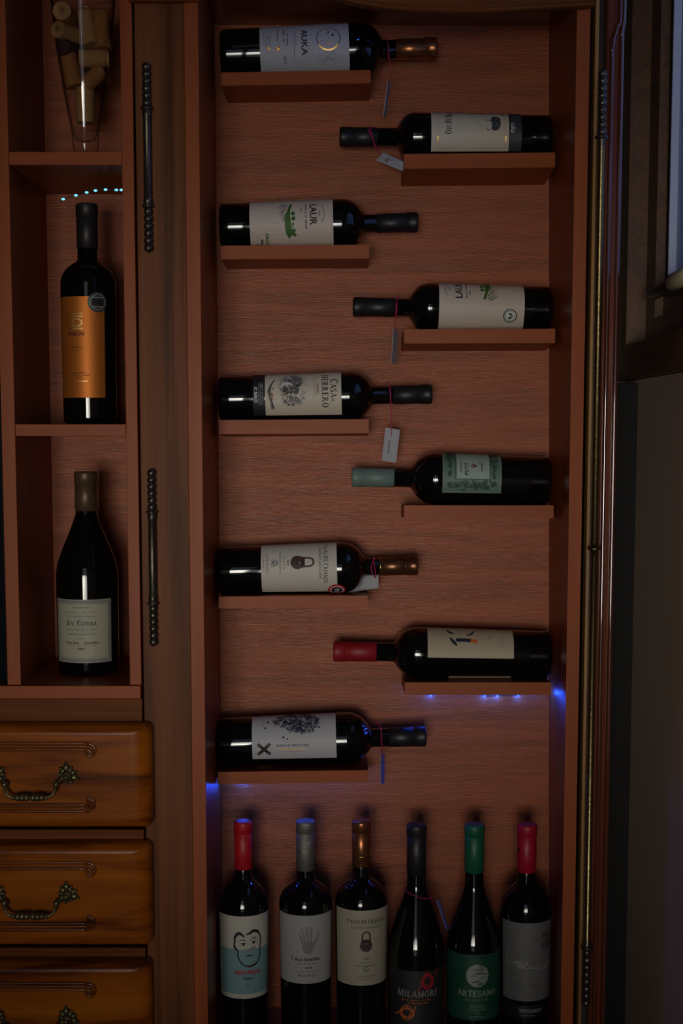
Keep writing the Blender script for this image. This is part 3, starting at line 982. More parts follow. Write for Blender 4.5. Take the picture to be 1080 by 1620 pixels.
class Bottle:
    """local frame: axis +z, base at 0, the label faces -y; lengths in metres."""

    def __init__(self, name, label, zsh, znk, zcap, L, R, Rb, nR, cap, kind='bord', caprough=0.45, capmetal=0.0, capbump=0.0, cat='bottle', group=None, neckband=None):
        self.t = thing(name, label, cat, group=group)
        self.R, self.Rb, self.zsh, self.L, self.nR = R, Rb, zsh, L, nR
        prof = [(0, 0.016), (Rb * 0.35, 0.012), (Rb * 0.62, 0.004), (Rb * 0.78, 0.0004), (Rb * 0.88, 0.0), (Rb * 0.955, 0.0014), (Rb * 0.99, 0.0045), (Rb, 0.009)]
        for i in range(1, 7):
            z = 0.009 + (zsh - 0.009) * i / 6
            prof.append((self.r(z), z))
        for tt, ff in (F_BORD if kind == 'bord' else F_BURG)[1:]:
            prof.append((nR + (R - nR) * ff, zsh + (znk - zsh) * tt))
        ztop = L - 0.0022
        self.prof = prof
        nT = nR * 0.97
        prof += [(nT, (znk + ztop) / 2), (nT, ztop - 0.012), (nT, ztop), (nT * 0.7, ztop), (0, ztop)]
        # glass sits inside the capsule: bead profile subdivided with a smooth shade
        link('glass_body', lathe(bmesh.new(), prof, 64), M_GLASS, self.t, True)
        rc = nR + 0.0006
        rl = rc + 0.0006
        kz = 0.0185
        cp = [(rc - 0.0005, zcap), (rc, zcap + 0.0003), (rc, L - kz - 0.0006), (rc - 0.0007, L - kz), (rc - 0.0007, L - kz + 0.0006), (rl, L - kz + 0.0014), (rl, L - 0.0035), (rl - 0.0003, L - 0.0018),
              (rl - 0.0012, L - 0.0006), (rl - 0.003, L), (rl * 0.5, L + 0.0001), (0, L + 0.0001)]
        cmat = plain('capsule_' + name + '_' + '_'.join(str(int(c * 255)) for c in cap), cap, caprough, capmetal, bump=capbump, noise=0.3 if capbump else 0, nscale=700)
        self.capsule = link('capsule', lathe(bmesh.new(), cp, 48), cmat, self.t, True)
        if neckband:
            z0, z1_, mat = neckband
            link('neck_band', lathe(bmesh.new(), [(rc - 0.0001, z0), (rc + 0.0002, z0 + 0.0002), (rc + 0.0002, z1_ - 0.0002), (rc - 0.0001, z1_)], 48), mat, self.t, True)

    def r(self, z):
        if z <= self.zsh + 1e-6:
            return self.Rb + (self.R - self.Rb) * max(0, (z - 0.009) / (self.zsh - 0.009))
        pr = self.prof
        for (ra, za), (rb_, zb) in zip(pr[7:], pr[8:]):
            if za <= z <= zb and zb > za:
                return ra + (rb_ - ra) * (z - za) / (zb - za)
        return self.nR

    def pt(self, phi, z, off):
        r = self.r(z) + off
        return Vector((r * math.sin(phi), -r * math.cos(phi), z))

    def label(self, name, z0, z1_, phi0, phi1, mat, art=None, off=0.00018, text_rot=False, art_fn=None, nphi=36, lbl=None):
        """sheet from z0 to z1 and phi0 to phi1 (radians), art centred on it."""
        bm = bmesh.new()
        nz = 6
        g = [[bm.verts.new(self.pt(phi0 + (phi1 - phi0) * i / nphi, z0 + (z1_ - z0) * j / nz, off)) for j in range(nz + 1)] for i in range(nphi + 1)]
        for i in range(nphi):
            for j in range(nz):
                bm.faces.new((g[i][j], g[i + 1][j], g[i + 1][j + 1], g[i][j + 1]))
        o = link(name, bm, mat, self.t, True)
        if lbl:
            o['label'] = lbl
        if art:
            zc, pc = (z0 + z1_) / 2, (phi0 + phi1) / 2
            Rm = self.r(zc)
            self.wrap('print', art, zc, pc, Rm, o, off + 0.00012)
        return o

    def medallion(self, z, phi, rad, mat, art, lbl):
        bm = bmesh.new()
        R = self.r(z)
        rings = [[bm.verts.new(self.pt(phi, z, 0.0006))]]
        for k in range(1, 4):
            rr = rad * k / 3
            rings.append([bm.verts.new(self.pt(phi + rr * math.cos(a * math.pi / 16) / R, z + rr * math.sin(a * math.pi / 16), 0.0006)) for a in range(32)])
        rings.append([bm.verts.new(self.pt(phi + rad * 1.0 * math.cos(a * math.pi / 16) / R, z + rad * math.sin(a * math.pi / 16), 0.0001)) for a in range(32)])
        for i in range(32):
            bm.faces.new((rings[0][0], rings[1][i], rings[1][(i + 1) % 32]))
            for a, b in zip(rings[1:], rings[2:]):
                bm.faces.new((a[i], b[i], b[(i + 1) % 32], a[(i + 1) % 32]))
        o = link('medallion', bm, mat, self.t)
        o['label'] = lbl
        if art:
            self.wrap('print', art, z, phi, R, o, 0.00075)
        return o

    def wrap(self, name, art, zc, pc, Rm, parent, off):
        bm = art.bm
        step = 1.6
        wide = [f for f in bm.faces if max(v.co.x for v in f.verts) - min(v.co.x for v in f.verts) > 2.0]
        if wide:
            bmesh.ops.triangulate(bm, faces=[f for f in wide if len(f.verts) > 4])
            wide = [f for f in bm.faces if max(v.co.x for v in f.verts) - min(v.co.x for v in f.verts) > 2.0]
            xa = min(v.co.x for f in wide for v in f.verts)
            xb = max(v.co.x for f in wide for v in f.verts)
            x = xa + step
            while x < xb:
                fs = [f for f in bm.faces if min(v.co.x for v in f.verts) < x - 0.3 and max(v.co.x for v in f.verts) > x + 0.3]
                if fs:
                    geom = list({e for f in fs for e in f.edges}) + list({v for f in fs for v in f.verts}) + fs
                    bmesh.ops.bisect_plane(bm, geom=geom, dist=1e-5, plane_co=(x, 0, 0), plane_no=(1, 0, 0))
                x += step
        for v in bm.verts:
            x, y, l = v.co
            v.co = self.pt(pc + x / 1000 / Rm, zc + y / 1000, off + l / 1000)
        me = bpy.data.meshes.new(name)
        bm.to_mesh(me)
        bm.free()
        for k in art.inks:
            me.materials.append(ink(k))
        o = bpy.data.objects.new(name, me)
        COL.objects.link(o)
        o.parent = parent
        return o


def paper(name, col, rough=0.55, metal=0.0):
    return plain('paper_' + name, col, rough, metal, noise=0.05, nscale=400)


KPX = 1 / 1100.0


def lying(i, name, label, base, sh, nk, capx, tip, R, nR, cap, Y=None, extra_tilt=0.0, taper=0.92, **kw):
    """bottle on shelf i: pixel columns of base, shoulder, neck, capsule and tip on its axis plane."""
    left = tip > base
    Yc = -(R + 0.020) if Y is None else Y
    dep = (Yc - CAM.y) * CP + (CAM.z - SHZ[i][0].z - R) * SP      # distance along the lens axis
    k = dep / FPX
    xbase = (base - 540) / FPX * (dep - R * taper * 0.9)
    q = lambda px: abs((px - 540) * k - xbase)
    b = Bottle(name, label, q(sh), q(nk), q(capx), q(tip), R, R * taper, nR, cap, group='bottles lying on the short shelves', **kw)
    a, c, tilt, tz, dz = SHZ[i]
    slope = math.atan2(c.z - a.z, c.x - a.x)
    tp = math.atan2(R - R * taper, q(sh))
    s = 1 if left else -1
    dy = -Yc                                   # distance of the axis from the back panel
    # shelf height below the base and the shoulder
    def shelf(x):
        t = (x - a.x) / (c.x - a.x)
        return a.z + (c.z - a.z) * t - dz * (SD - dy) / SD
    ct = math.cos(math.radians(tilt))
    zb = shelf(xbase + s * 0.01) + (R * taper) / ct + 0.0005
    zs = shelf(xbase + s * q(sh)) + R / ct + 0.0005
    ang = math.atan2(zs - zb, q(sh) - 0.01)
    b.ang = ang
    ax = Vector((s * math.cos(ang), 0, math.sin(ang)))
    # rotation: local z -> ax, local -y stays towards the camera
    yv = Vector((0, 1, 0))
    xv = yv.cross(ax)
    M = Matrix((xv, yv, ax)).transposed().to_4x4()
    M.translation = Vector((xbase, Yc, zb - 0.01 * math.sin(ang)))
    b.t.matrix_world = M
    b.M = M
    b.q = q
    b.base_px = base
    return b


rad = math.radians
PW = paper('white', (0.66, 0.66, 0.64))
PC = paper('cream', (0.66, 0.60, 0.48))
PG = paper('grey', (0.48, 0.48, 0.48))


def art_auka():
    a = Art()
    a.arc(0, 46, 12.5, 0.9, -200, 20, 'k', 30)
    a.arc(0, 46, 12.5, 1.7, 20 - 0, 160, 'k', 24)
    return a


# --- shelf 1: AUKA
b1 = lying(0, 'wine_bottle', 'lying bottle with copper capsule and grey label with a round moon face', 347, 572, 605, 626, 691, 0.0367, 0.0132, (0.42, 0.16, 0.055), caprough=0.3, capmetal=0.85)
z0, z1_ = b1.q(413), b1.q(552)
a = Art()
hw = (z1_ - z0) * 500              # half height of the label, mm


def Z(b, z0_, z1__, px):            # pixel column -> label y (mm)
    return (b.q(px) - (z0_ + z1__) / 2) * 1000


P0, P1 = rad(-125), rad(80)
PCN = math.degrees((P0 + P1) / 2)


def U(b, pc, deg):                  # angle on the bottle -> label x (mm)
    return rad(deg - pc) * b.R * 1000


yc_ = Z(b1, z0, z1_, 520)
xu = U(b1, PCN, -15)
a.arc(xu, yc_, 16.5, 0.9, 0, 360, 'k', 40)
a.up().arc(xu, yc_, 16.6, 1.9, -60, 60, 'gold', 24)
a.disc(xu - 9, yc_ + 0, 1.5, 'k')
a.disc(xu - 4, yc_ + 6, 1.7, 'k')
a.arc(xu + 5, yc_ + 0, 3.2, 1.2, -120, 120, 'gold', 10)
curls(a, xu + 27, yc_ + 0, 9, 13, 46, 'lg', 3, 0.25, 0.5, 1.2, 3.0)
yk = Z(b1, z0, z1_, 478)
a.sans('AUKA', xu + 3, yk, 8.2, 'k', 'c', 1.15, 0.25)
ys_ = Z(b1, z0, z1_, 468)
a.stroke([(xu - 14 + 3 * i, ys_ + (1.6 if i % 2 else -1.8)) for i in range(9)], 0.45, 'k')
a.rect(xu + 10, ys_ - 1.3, xu + 27, ys_ - 0.9, 'k')
for j, (px, x0_, w) in enumerate(((455, -5, 27), (449.5, -6, 25), (440, -9, 20), (428, 2, 16), (423.5, 1, 20), (419, -2, 12))):
    a.greek(xu + x0_, Z(b1, z0, z1_, px), w, 2.0 if j < 2 else 1.5, 'k' if j < 4 else 'g', j)
a.sans('2017', xu + 27, Z(b1, z0, z1_, 450), 3.4, 'k', 'c', 1.1)
for px, uu, r in ((441, 12, 3.6), (427, 11, 2.4)):
    a.up().disc(xu + uu, Z(b1, z0, z1_, px), r, 'tan')
    curls(a.up(), xu + uu, Z(b1, z0, z1_, px), r * .6, r * .6, 7, 'gold', 5, 0.5, 0.8, 0.8, 1.6)
b1.label('front_label', z0, z1_, P0, P1, paper('bluegrey', (0.50, 0.52, 0.54)), a)

# --- shelf 2: OJO DE BUEY
b2 = lying(1, 'wine_bottle', 'lying bottle with black capsule and ox engraving on cream label', 874, 655, 627, 597, 537, 0.0337, 0.0128, (0.012, 0.012, 0.013))
z0, z1_ = b2.q(801), b2.q(680)
P0, P1 = rad(-45), rad(130)
PCN = math.degrees((P0 + P1) / 2)
a = Art()
a.frame(U(b2, PCN, -33), Z(b2, z0, z1_, 795), U(b2, PCN, 120), Z(b2, z0, z1_, 691), 0.5, 'tan')
a.frame(U(b2, PCN, -36), Z(b2, z0, z1_, 797), U(b2, PCN, 122), Z(b2, z0, z1_, 689.5), 0.3, 'tan')
a.up()
a.serif('OJO DE BUEY', U(b2, PCN, 36), Z(b2, z0, z1_, 711), 6.6, 'k', 'c', 0.80, 1.3)
a.greek(U(b2, PCN, 58), Z(b2, z0, z1_, 713), 14, 2.0, 'k', 4)
x_, y_ = U(b2, PCN, 27), Z(b2, z0, z1_, 778)
# ox: dark hindquarters, head and rays round it
a.face([(x_ - 10, y_ - 6), (x_ - 2, y_ - 9), (x_ + 9, y_ - 8), (x_ + 13, y_ - 3), (x_ + 12, y_ + 3), (x_ + 4, y_ + 5), (x_ - 2, y_ + 3), (x_ - 8, y_ + 4), (x_ - 12, y_ + 1)], 'slate')
for i in range(16):
    an = rad(i * 22.5)
    a.stroke([(x_ + 2 + 7 * math.cos(an), y_ + 13 + 7 * math.sin(an)), (x_ + 2 + 12 * math.cos(an), y_ + 13 + 12 * math.sin(an))], 0.25, 'g')
a.stroke([(x_ - 9, y_ + 3), (x_ - 11, y_ + 9), (x_ - 8, y_ + 12)], 0.9, 'k')
a.stroke([(x_ + 4, y_ + 5), (x_ + 4, y_ + 10), (x_ + 7, y_ + 13)], 0.9, 'k')
curls(a.up(), x_ + 1, y_ - 2, 9, 6, 24, 'lg', 9, 0.2, 0.4, 0.8, 2)
curls(a, U(b2, PCN, 76), Z(b2, z0, z1_, 752), 9, 26, 80, 'slate', 11, 0.3, 0.9, 1.2, 3.5)
a.stroke([(x_ + 28, y_ - 14), (x_ + 20, y_ - 12), (x_ + 15, y_ - 14)], 1.3, 'slate')
a.stroke([(x_ + 26, y_ + 8), (x_ + 21, y_ + 2), (x_ + 17, y_ - 3)], 1.0, 'slate')
a.up().disc(x_ - 10, y_ + 16, 1.4, 'gold')
a.rect(U(b2, PCN, -20), Z(b2, z0, z1_, 691), U(b2, PCN, -6), Z(b2, z0, z1_, 689.5), 'gold')
a.rect(U(b2, PCN, -20), Z(b2, z0, z1_, 797), U(b2, PCN, -6), Z(b2, z0, z1_, 795), 'gold')
b2.label('front_label', z0, z1_, P0, P1, PC, a)
a = Art()
z0, z1_ = b2.q(821), b2.q(801.6)
a.sans('OJO', U(b2, PCN, 28), 2, 4.5, 'w', 'r', 1.2, 0.2)
for j in range(3):
    a.greek(U(b2, PCN, 52), -4 + 2.6 * j, 26, 1.2, 'blue', j)
b2.label('side_label', z0, z1_, P0, P1, paper('charcoal', (0.045, 0.05, 0.06)), a)


def laur(b, z0, z1_, P0, P1, pc, px, c0, logo, hill):
    """cream olive-grove label; px: columns of the text rows; c0: angle of the text centre."""
    a = Art()
    u0 = U(b, pc, c0)
    Zp = lambda v: Z(b, z0, z1_, v)
    a.sans('LAUR', u0, Zp(px['laur']), 9.4, 'k', 'c', 0.95, 0.32)
    a.rect(u0 - 15, Zp(px['laur']) + 10.6, u0 + 15, Zp(px['laur']) + 11.0, 'lg')
    a.greek(u0 + 4, Zp(px['row1']), 38, 2.4, 'k', 3)
    a.greek(u0 - 8, Zp(px['row2']), 8, 2.4, 'k', 8)
    for i in range(9):
        an = rad(62 + 7 * i)
        a.rect(u0 + 24 * math.cos(an) - 0.6, Zp(px['arc']) - 21 + 24 * math.sin(an), u0 + 24 * math.cos(an) + 0.6, Zp(px['arc']) - 19.2 + 24 * math.sin(an), 'k')
    a.greek(u0, Zp(px['arc']) - 3, 9, 1.5, 'k', 12)
    # hillside: rows of vines fanning out, trees along the crest
    hx, hy = u0 + hill[0], Zp(px['hill'])
    m_ = lambda X_, Y_: (hx + (Y_ - 300) / 7.9, hy + (X_ - 470) / 7.9)
    a.face([m_(*p) for p in ((495, 75), (525, 80), (505, 150), (500, 240), (512, 330), (515, 440), (485, 485), (452, 430), (440, 330), (440, 250), (470, 170))], 'green')
    for p in (((478, 85), (420, 95), (352, 130)), ((480, 100), (430, 115), (362, 168)), ((480, 118), (440, 140), (372, 208)), ((474, 145), (430, 175), (395, 250)), ((462, 185), (435, 230), (415, 297)), ((480, 78), (430, 76), (375, 96))):
        a.stroke([m_(*q) for q in p], 1.25, 'pg', True)
    for tx, ty, tr_ in ((532, 205, 25), (536, 262, 26), (532, 322, 15), (533, 395, 27), (548, 440, 20), (520, 430, 20), (530, 350, 10)):
        c_ = m_(tx, ty)
        a.disc(c_[0], c_[1], tr_ / 7.9, 'green', tr_ / 8.6, 9)
        a.rect(c_[0] - 0.3, c_[1] - tr_ / 7.9 - 1.5, c_[0] + 0.3, c_[1], 'pg')
    if logo == 'text':
        a.sans('ORGANICO', u0 + 43, Zp(px['org']), 4.6, 'green', 'c', 0.95, 0.25)
        a.sans('MALBEC', u0 + 46, Zp(px['org']) - 7.2, 3.8, 'k', 'c', 1.0, 0.25)
        a.sans('2021', u0 + 48, Zp(px['org']) - 12.6, 3.4, 'k', 'c', 1.0, 0.2)
    else:
        lx, ly = u0 + logo[0], Zp(px['org'])
        a.arc(lx, ly, 9.8, 1.6, 0, 360, 'dgreen', 28)
        a.up().disc(lx, ly, 8.2, 'w')
        a.up().arc(lx, ly, 7.0, 0.5, 0, 360, 'dgreen', 24)
        a.face([(lx, ly - 4.5), (lx - 4.6, ly - 0.5), (lx - 4.2, ly + 3.6), (lx - 1, ly + 1.2)], 'dgreen')
        a.face([(lx, ly - 4.5), (lx + 4.6, ly - 0.8), (lx + 3.6, ly + 2.4), (lx + 0.6, ly + 0.4)], 'dgreen')
        a.arc(lx, ly, 11.4, 0.7, 10, 70, 'lg', 8)
        a.arc(lx, ly, 11.4, 0.7, 120, 200, 'lg', 8)
    return a


PLA = paper('blush_cream', (0.66, 0.56, 0.47))
b3 = lying(2, 'wine_bottle', 'lying bottle with black capsule and green hillside label, its neck to the right', 346, 540, 577, 596, 661, 0.0348, 0.0128, (0.012, 0.012, 0.013))
z0, z1_ = b3.q(397), b3.q(527)
P0, P1 = rad(-95), rad(100)
pc = math.degrees((P0 + P1) / 2)
a = laur(b3, z0, z1_, P0, P1, pc, dict(laur=491, row1=483.5, row2=476.5, arc=509, hill=456, org=421), -18, 'text', (11, 1))
b3.label('front_label', z0, z1_, P0, P1, PLA, a)
b4 = lying(3, 'wine_bottle', 'lying bottle with green hillside label and round leaf seal, its neck to the left', 874, 680, 645, 624, 558, 0.0347, 0.0127, (0.012, 0.012, 0.013))
z0, z1_ = b4.q(825), b4.q(692)
P0, P1 = rad(-72), rad(125)
pc = math.degrees((P0 + P1) / 2)
a = laur(b4, z0, z1_, P0, P1, pc, dict(laur=728, row1=736, row2=741, arc=706, hill=768, org=803), 46, (-40, ), (11, 1))
b4.label('front_label', z0, z1_, P0, P1, PLA, a)

# --- shelf 5: CASA DE HERRERO
b5 = lying(4, 'wine_bottle', 'lying bottle with ornate engraved cream label and black side strip', 344, 552, 590, 622, 683, 0.0345, 0.0128, (0.012, 0.012, 0.013))
z0, z1_ = b5.q(421), b5.q(540)
P0, P1 = rad(-110), rad(50)
pc = math.degrees((P0 + P1) / 2)
a = Art()
Zp = lambda v: Z(b5, z0, z1_, v)
Up = lambda v: U(b5, pc, v)
a.serif('CASA', Up(-20), Zp(523), 8.6, 'dg', 'c', 0.98, 1.25)
a.serif('DE', Up(8), Zp(524.5), 3.8, 'dg', 'c', 0.8)
a.serif('HERRERO', Up(-16), Zp(509.5), 9.2, 'dg', 'c', 0.98)
a.sans('MALBEC', Up(-18), Zp(502), 2.6, 'rust', 'c', 1.2)
a.rect(Up(-50), Zp(499.5), Up(-2), Zp(499.0), 'red')
a.rect(Up(-50), Zp(496.5), Up(-2), Zp(496.2), 'lg')
for bx_, by_, br_ in ((-40, 458, 5.5), (-34, 474, 5), (-20, 452, 4.5), (-12, 470, 4.5), (4, 462, 4.2), (10, 474, 3.6), (-50, 468, 5)):
    a.disc(Up(bx_), Zp(by_), br_, 'lg', br_ * 0.8, 12)
a.up()
curls(a, Up(-28), Zp(465), 24, 20, 120, 'g', 21, 0.25, 0.7, 1.5, 4.2)
curls(a.up(), Up(-40), Zp(462), 14, 15, 60, 'slate', 22, 0.4, 1.3, 1.5, 3.6)
curls(a, Up(8), Zp(466), 7, 16, 50, 'slate', 23, 0.3, 1.0, 1.2, 3.2)
# the pale arched body in the middle of the engraving
a.up().stroke([(Up(-24), Zp(446)), (Up(-33), Zp(450)), (Up(-34), Zp(459)), (Up(-27), Zp(465))], 4.2, 'w', True)
curls(a.up(), Up(-14), Zp(456), 4, 7, 26, 'k', 25, 0.4, 1.0, 1.2, 2.4)
curls(a, Up(-20), Zp(470), 5, 5, 22, 'k', 26, 0.4, 1.0, 1.2, 2.4)
# flask-like ornament at the left
a.stroke([(Up(-50), Zp(437)), (Up(-20), Zp(428)), (Up(5), Zp(430)), (Up(30), Zp(434.5))], 4.0, 'g', True)
a.up().stroke([(Up(-14), Zp(429.5)), (Up(4), Zp(433.5))], 3.0, 'tan', False, False)
curls(a.up(), Up(-12), Zp(430), 12, 4, 18, 'slate', 24, 0.3, 0.7, 1, 2.2)
curls(a, Up(22), Zp(432.5), 6, 3, 12, 'k', 27, 0.3, 0.7, 1, 2.0)
b5.label('front_label', z0, z1_, P0, P1, PC, a)
z0, z1_ = b5.q(402), b5.q(420.5)
a = Art()
a.sans('IC RALO', Up(9), -6.2, 4.0, 'w', 'r', 1.0, 0.25)
for j in range(3):
    a.greek(Up(-12), -0.5 + 2.6 * j, 34, 1.2, 'lg', 40 + j)
a.disc(Up(-30), 4, 2.5, 'lg')
b5.label('side_label', z0, z1_, P0, P1, paper('black', (0.02, 0.02, 0.024)), a)

# --- shelf 6: grey-green
b6 = lying(5, 'wine_bottle', 'lying bottle with pale grey-green capsule and green engraved label', 873, 690, 648, 623, 556, 0.0372, 0.0132, (0.155, 0.23, 0.205), caprough=0.5)
z0, z1_ = b6.q(789), b6.q(697)
P0, P1 = rad(-30), rad(120)
pc = math.degrees((P0 + P1) / 2)
a = Art()
Zp = lambda v: Z(b6, z0, z1_, v)
Up = lambda v: U(b6, pc, v)
Y0, Y1 = Zp(783.5), Zp(702)
rnd = random.Random(6)
for i in range(34):
    px_, dg_ = rnd.choice(((rnd.uniform(774, 782), rnd.uniform(-18, 100)), (rnd.uniform(704, 712), rnd.uniform(-18, 100)), (rnd.uniform(704, 782), rnd.uniform(-19, 0))))
    a.disc(Up(dg_), Zp(px_), rnd.uniform(1.6, 3.6), 'pg', rnd.uniform(1.4, 3.0), 9)
a.up()
for px_, hgt_ in ((714, 5.0), (729, 6.5), (771, 5.0)):
    a.face([(Up(-19), Zp(px_) - 2.6), (Up(-19), Zp(px_) + 2.6), (Up(-10), Zp(px_) + 2.4), (Up(-10) + hgt_, Zp(px_) + 0.8), (Up(-10) + hgt_, Zp(px_) - 0.8), (Up(-10), Zp(px_) - 2.4)], 'mint')
curls(a, Up(60), Zp(777), 30, 5, 90, 'pg', 31, 0.6, 1.5, 1, 3)
curls(a, Up(60), Zp(709), 30, 4.5, 90, 'pg', 32, 0.6, 1.5, 1, 3)
for cx_, w_ in ((-9, 4), (-5, 6), (-13, 3.5)):
    curls(a, Up(cx_), Zp(745), 4, 32, 46, 'pg', 33 + cx_, 0.6, 1.7, 1, 2.6)
a.frame(Up(-21), Y0, Up(118), Y1, 0.5, 'pg')
a.up().rect(Up(2.5), Zp(771.5), Up(118), Zp(716.5), 'pg')
a.up().rect(Up(4.5), Zp(770), Up(118), Zp(718.5), 'pl')
a.up().sans('PETIT', Up(13), Zp(737), 5.2, 'k', 'l', 1.05, 0.12)
a.sans('CARO', Up(18), Zp(727.5), 3.4, 'plum', 'l', 1.3)
a.disc(Up(34), Zp(744.5), 3.2, 'plum', 2.6)
a.disc(Up(34), Zp(748), 1.8, 'plum', 2.6)
a.up().disc(Up(34), Zp(744.5), 1.1, 'pl')
a.sans('MALBEC', Up(22), Zp(759.5), 2.6, 'k', 'l', 1.1, 0.12)
a.greek(Up(34), Zp(755), 10, 1.2, 'g', 4, 'l')
a.greek(Up(12), Zp(764.5), 34, 1.0, 'lg', 5, 'l')
b6.label('front_label', z0, z1_, P0, P1, paper('greygreen', (0.15, 0.235, 0.19)), a)


# --- padlock labels
def padlock(a, x, y, s):
    a.disc(x, y, 8.2 * s, 'brown', 8.2 * s, 28)
    a.rect(x - 6.4 * s, y + 4.2 * s, x + 6.4 * s, y + 8.6 * s, 'brown')
    a.stroke([(x - 4.9 * s, y + 6 * s), (x - 5.0 * s, y + 13 * s), (x - 3.6 * s, y + 17 * s), (x, y + 18.6 * s), (x + 3.6 * s, y + 17 * s), (x + 5.0 * s, y + 13 * s), (x + 4.9 * s, y + 6 * s)], 2.2 * s, 'brown')
    a.up()
    curls(a, x, y, 6 * s, 6 * s, 26, 'dg', 7, 0.3, 0.8, 0.8, 2.2)
    a.disc(x + 0.5 * s, y + 2.6 * s, 1.3 * s, 'lg')
    a.face([(x + 0.4 * s, y + 2 * s), (x + 1.6 * s, y - 2.6 * s), (x - 0.6 * s, y - 2.6 * s)], 'k')


def cavas(b, z0, z1_, pc, c0, rows, s=1.0, short=False):
    a = Art()
    u0 = U(b, pc, c0)
    a.serif('CAVAS DE CRIANZA', u0, rows[0], 4.9 * s, 'dg', 'c', 0.86, 1.2)
    a.serif('CABERNET SAUVIGNON', u0, rows[1], 3.1 * s, 'g', 'c', 0.92, 1.2)
    padlock(a, u0, rows[2], s)
    a.sans('2018', u0, rows[3], 2.0 * s, 'k', 'c', 1.1)
    a.greek(u0, rows[3] - 4.6 * s, 15 * s, 1.5 * s, 'g', 5)
    a.greek(u0, rows[3] - 9 * s, 28 * s, 1.3 * s, 'g', 6)
    a.rect(u0 + 1, rows[3] - 12.6 * s, u0 + 8, rows[3] - 12.2 * s, 'gold')
    ex, ey = u0, rows[4]
    a.stroke([(ex - 4.5 * s, ey), (ex - 2 * s, ey + 3 * s), (ex + 1 * s, ey + 5 * s), (ex + 3.5 * s, ey + 1 * s), (ex + 4 * s, ey - 3 * s)], 2.4 * s, 'lg', True)
    a.stroke([(ex - 3 * s, ey - 2 * s), (ex, ey + 1 * s), (ex + 1 * s, ey - 4 * s)], 1.6 * s, 'g', True)
    a.serif('CLOS DE CHACRAS', u0, rows[5], 2.4 * s, 'g', 'c', 0.96)
    a.greek(u0, rows[5] - 3.6 * s, 16 * s, 1.3 * s, 'g', 9)
    return a


b7 = lying(6, 'wine_bottle', 'lying bottle with bronze capsule, padlock label and red round medal', 342, 540, 578, 600, 661, 0.0368, 0.0130, (0.20, 0.082, 0.042), caprough=0.32, capmetal=0.8,
           neckband=None)
z0, z1_ = b7.q(415), b7.q(533)
P0, P1 = rad(-118), rad(62)
pc = math.degrees((P0 + P1) / 2)
rows = [Z(b7, z0, z1_, v) for v in (512, 505, 472, 456, 434, 423)]
a = cavas(b7, z0, z1_, pc, -20, rows, 1.22)
b7.label('front_label', z0, z1_, P0, P1, paper('warm_white', (0.64, 0.61, 0.53)), a)
a = Art()
a.disc(0, 0, 12.2, 'red', None, 36)
a.up().arc(0, 0, 10.4, 2.4, 0, 360, 'w', 30)
a.up().arc(0, 0, 9.6, 0.9, 0, 360, 'red', 30)
a.disc(0, 0, 7.6, 'k', None, 28)
a.up().sans('95', 0, -3.4, 6.8, 'w', 'c', 1.0, 0.2)
b7.medallion(b7.q(532), rad(55), 0.0128, plain('medal_red', (0.34, 0.012, 0.02), 0.4), a, 'red and black round medal')
z = b7.q(601)
bm = lathe(bmesh.new(), [(0.0136, z - 0.0008), (0.0139, z - 0.0006), (0.0139, z + 0.0010), (0.0136, z + 0.0012)], 48)
link('neck_band', bm, plain('gold_band', (0.75, 0.5, 0.16), 0.25, 1.0), b7.t, True)

# --- shelf 8: red capsule, brushed numeral
b8 = lying(7, 'wine_bottle', 'lying bottle with red capsule and beige label with brushed black numeral', 873.5, 660, 622, 595, 527, 0.0372, 0.0138, (0.30, 0.008, 0.014), caprough=0.5)
z0, z1_ = b8.q(808), b8.q(674)
P0, P1 = rad(-2), rad(135)
pc = math.degrees((P0 + P1) / 2)
a = Art()
Zp = lambda v: Z(b8, z0, z1_, v)
Up = lambda v: U(b8, pc, v)
a.stroke([(Up(27), Zp(719.5)), (Up(36), Zp(714)), (Up(47), Zp(708))], 4.8, 'navy', True)
a.stroke([(Up(41), Zp(718)), (Up(41), Zp(730)), (Up(40), Zp(743))], 5.8, 'navy')
a.up().stroke([(Up(40), Zp(741)), (Up(38), Zp(751))], 6.0, 'orange', False, False)
a.stroke([(Up(32), Zp(749)), (Up(40), Zp(748))], 1.8, 'orange', False, False)
a.stroke([(Up(32), Zp(725)), (Up(38), Zp(722))], 2.2, 'dg', True, False)
a.stroke([(Up(72), Zp(704)), (Up(62), Zp(709)), (Up(58), Zp(716))], 4.2, 'navy', True)
a.stroke([(Up(70), Zp(722)), (Up(62), Zp(726))], 2.6, 'dg', True, False)
a.stroke([(Up(54), Zp(734)), (Up(58), Zp(742)), (Up(72), Zp(748))], 3.0, 'navy', True)
a.greek(Up(52), Zp(770), 10, 1.6, 'lg', 3)
a.greek(Up(52), Zp(774), 9, 1.6, 'lg', 4)
a.greek(Up(40), Zp(788), 18, 1.4, 'lg', 5)
a.greek(Up(40), Zp(792), 18, 1.4, 'lg', 6)
b8.label('front_label', z0, z1_, P0, P1, paper('beige', (0.50, 0.43, 0.31)), a)
z0b, z1b = b8.q(807), b8.q(709)
a = Art()
for j in range(9):
    a.greek(-6, -34 + j * 8.4, 16, 1.4, 'lg', 60 + j, 'l')
b8.label('back_label', z0b, z1b, rad(-125), rad(-57), paper('beige', (0.50, 0.43, 0.31)), a)

